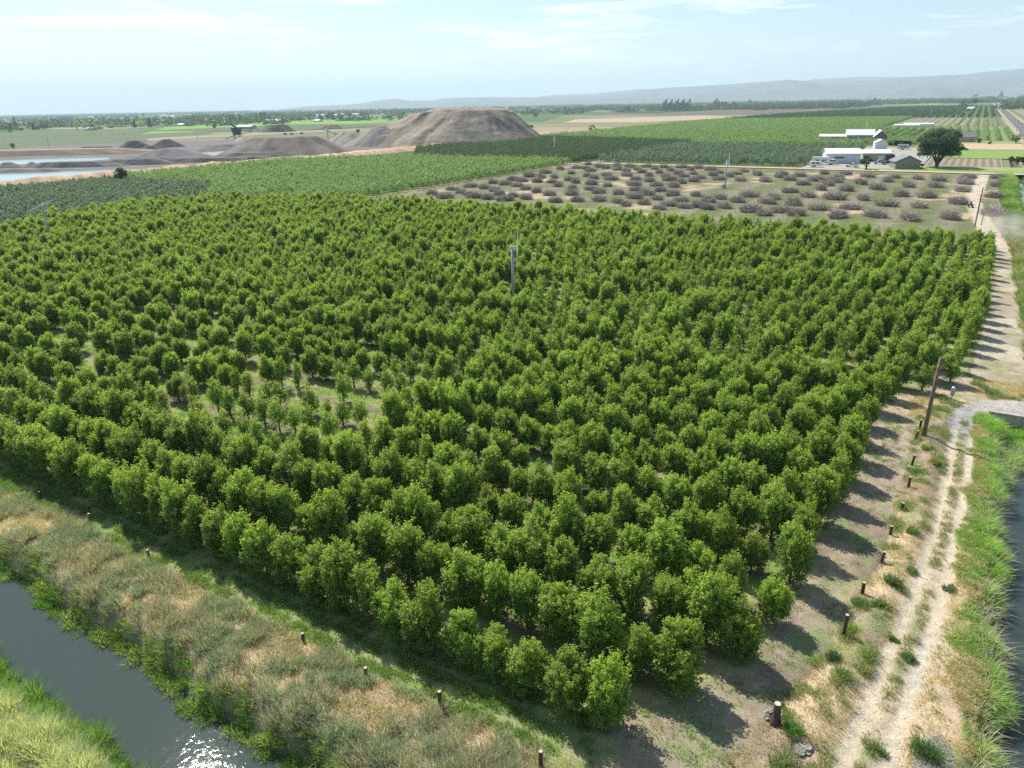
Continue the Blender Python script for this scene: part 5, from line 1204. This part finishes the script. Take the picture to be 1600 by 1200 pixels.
# ------------------------------------------------------------------ rider on quad bike with dust
X, Y = W(1516, 324); hd = 1.75
q = thing('quad_bike', (X, Y, 0), hd, 'small black quad bike driving away on the dirt path', 'quad bike')
G().prism([(-.95, .55), (.9, .5), (1.0, .75), (.55, .9), (.3, .85), (-.5, .88), (-1.0, .85)], -.3, .3).build('body', M_DARKM, q)
G().prism([(-.7, .86), (.1, .86), (.05, .96), (-.7, .98)], -.2, .2).build('seat', M_TYRE, q)
G().tube([(.5, -.38, 1.12), (.55, 0, 1.05), (.5, .38, 1.12)], [.03, .03, .03], 6).tube([(.55, 0, 1.05), (.7, 0, .8)], [.03, .04], 6).build('handlebar', M_DARKM, q)
for x in (-.65, .65):
    for y in (-.48, .48): wheel(q, x, y, .3, .26)
def person(X, Y, z, rz, label, verts, edges, radii, mat):
    me = bpy.data.meshes.new('person'); me.from_pydata(verts, edges, []); me.materials.append(mat)
    o = link('person', me, None, (X, Y, z), rz); m = o.modifiers.new('skin', 'SKIN'); m.use_smooth_shade = True
    for i, rr_ in enumerate(radii): me.skin_vertices[0].data[i].radius = (rr_, rr_)
    me.skin_vertices[0].data[0].use_root = True
    o.modifiers.new('sub', 'SUBSURF').levels = 1
    return tag(o, label, 'person')
vs = [(-.3, 0, .98), (-.2, 0, 1.25), (-.1, 0, 1.45), (-.05, 0, 1.55), (-.02, 0, 1.72), (-.1, .2, 1.42), (.15, .3, 1.22), (.45, .34, 1.12), (-.1, -.2, 1.42), (.15, -.3, 1.22), (.45, -.34, 1.12), (-.25, .13, .97), (.15, .3, .95), (.1, .36, .5), (.25, .36, .45), (-.25, -.13, .97), (.15, -.3, .95), (.1, -.36, .5), (.25, -.36, .45), (-.02, 0, 1.82)]
es = [(0, 1), (1, 2), (2, 3), (3, 4), (2, 5), (5, 6), (6, 7), (2, 8), (8, 9), (9, 10), (0, 11), (11, 12), (12, 13), (13, 14), (0, 15), (15, 16), (16, 17), (17, 18), (4, 19)]
person(X, Y, 0, hd, 'rider in dark clothes sitting on the quad bike', vs, es, [.16, .15, .17, .06, .11, .07, .05, .04, .07, .05, .04, .1, .08, .055, .05, .1, .08, .055, .05, .08], mcol('dark_clothing', (.03, .03, .035)))
def dust(X, Y, rx, ry, rz_, dens, label, rot=0):
    V = []; F = []; na, nb = 24, 14
    for i in range(nb+1):
        t = math.pi*i/nb
        for j in range(na):
            a = 2*math.pi*j/na; V.append((math.sin(t)*math.cos(a)*rx, math.sin(t)*math.sin(a)*ry, rz_*1.0+math.cos(t)*rz_))
    for i in range(nb):
        for j in range(na): F.append([i*na+j, (i+1)*na+j, (i+1)*na+(j+1) % na, i*na+(j+1) % na])
    m = bpy.data.materials.new('dust'); m.use_nodes = True; n = m.node_tree.nodes; l = m.node_tree.links; n.remove(n['Principled BSDF'])
    v = n.new('ShaderNodeVolumePrincipled'); v.inputs['Color'].default_value = (.85, .78, .68, 1); v.inputs['Anisotropy'].default_value = .2
    t = n.new('ShaderNodeTexCoord'); z = n.new('ShaderNodeTexNoise'); z.inputs['Scale'].default_value = .22; z.inputs['Detail'].default_value = 5
    mp_ = n.new('ShaderNodeMapping'); mp_.inputs['Scale'].default_value = (1/rx, 1/ry, 1/rz_); mp_.inputs['Location'].default_value = (0, 0, -1)
    ln = n.new('ShaderNodeVectorMath'); ln.operation = 'LENGTH'
    l.new(t.outputs['Object'], z.inputs['Vector']); l.new(t.outputs['Object'], mp_.inputs['Vector']); l.new(mp_.outputs[0], ln.inputs[0])
    fa = n.new('ShaderNodeMapRange'); fa.inputs['From Min'].default_value = .15; fa.inputs['From Max'].default_value = .95; fa.inputs['To Min'].default_value = 1; fa.inputs['To Max'].default_value = 0
    nr = n.new('ShaderNodeMapRange'); nr.inputs['From Min'].default_value = .4; nr.inputs['From Max'].default_value = .62; nr.inputs['To Min'].default_value = 0; nr.inputs['To Max'].default_value = dens
    mu = n.new('ShaderNodeMath'); mu.operation = 'MULTIPLY'
    l.new(ln.outputs['Value'], fa.inputs['Value']); l.new(z.outputs['Fac'], nr.inputs['Value']); l.new(fa.outputs[0], mu.inputs[0]); l.new(nr.outputs[0], mu.inputs[1]); l.new(mu.outputs[0], v.inputs['Density'])
    l.new(v.outputs[0], n['Material Output'].inputs['Volume'])
    o = link('dust_cloud', mesh_np('dust_cloud', np.array(V), F, m), None, (X, Y, .1), rot)
    tag(o, label, None, None, 'stuff')
X, Y = W(1566, 376); dust(X, Y, 7, 16, 3.4, .14, 'pale dust drifting over the track behind the quad bike', .15)

# ------------------------------------------------------------------ haze
hb = G().box(-25000, 25000, -25000, 25000, -4, 760).build('haze', None)
hm = bpy.data.materials.new('haze'); hm.use_nodes = True; n = hm.node_tree.nodes; n.remove(n['Principled BSDF'])
v = n.new('ShaderNodeVolumePrincipled'); v.inputs['Density'].default_value = HAZE_DENSITY; v.inputs['Color'].default_value = (.66, .85, 1, 1); v.inputs['Anisotropy'].default_value = .1
hm.node_tree.links.new(v.outputs[0], n['Material Output'].inputs['Volume'])
hb.data.materials.clear(); hb.data.materials.append(hm); tag(hb, kind='stuff')
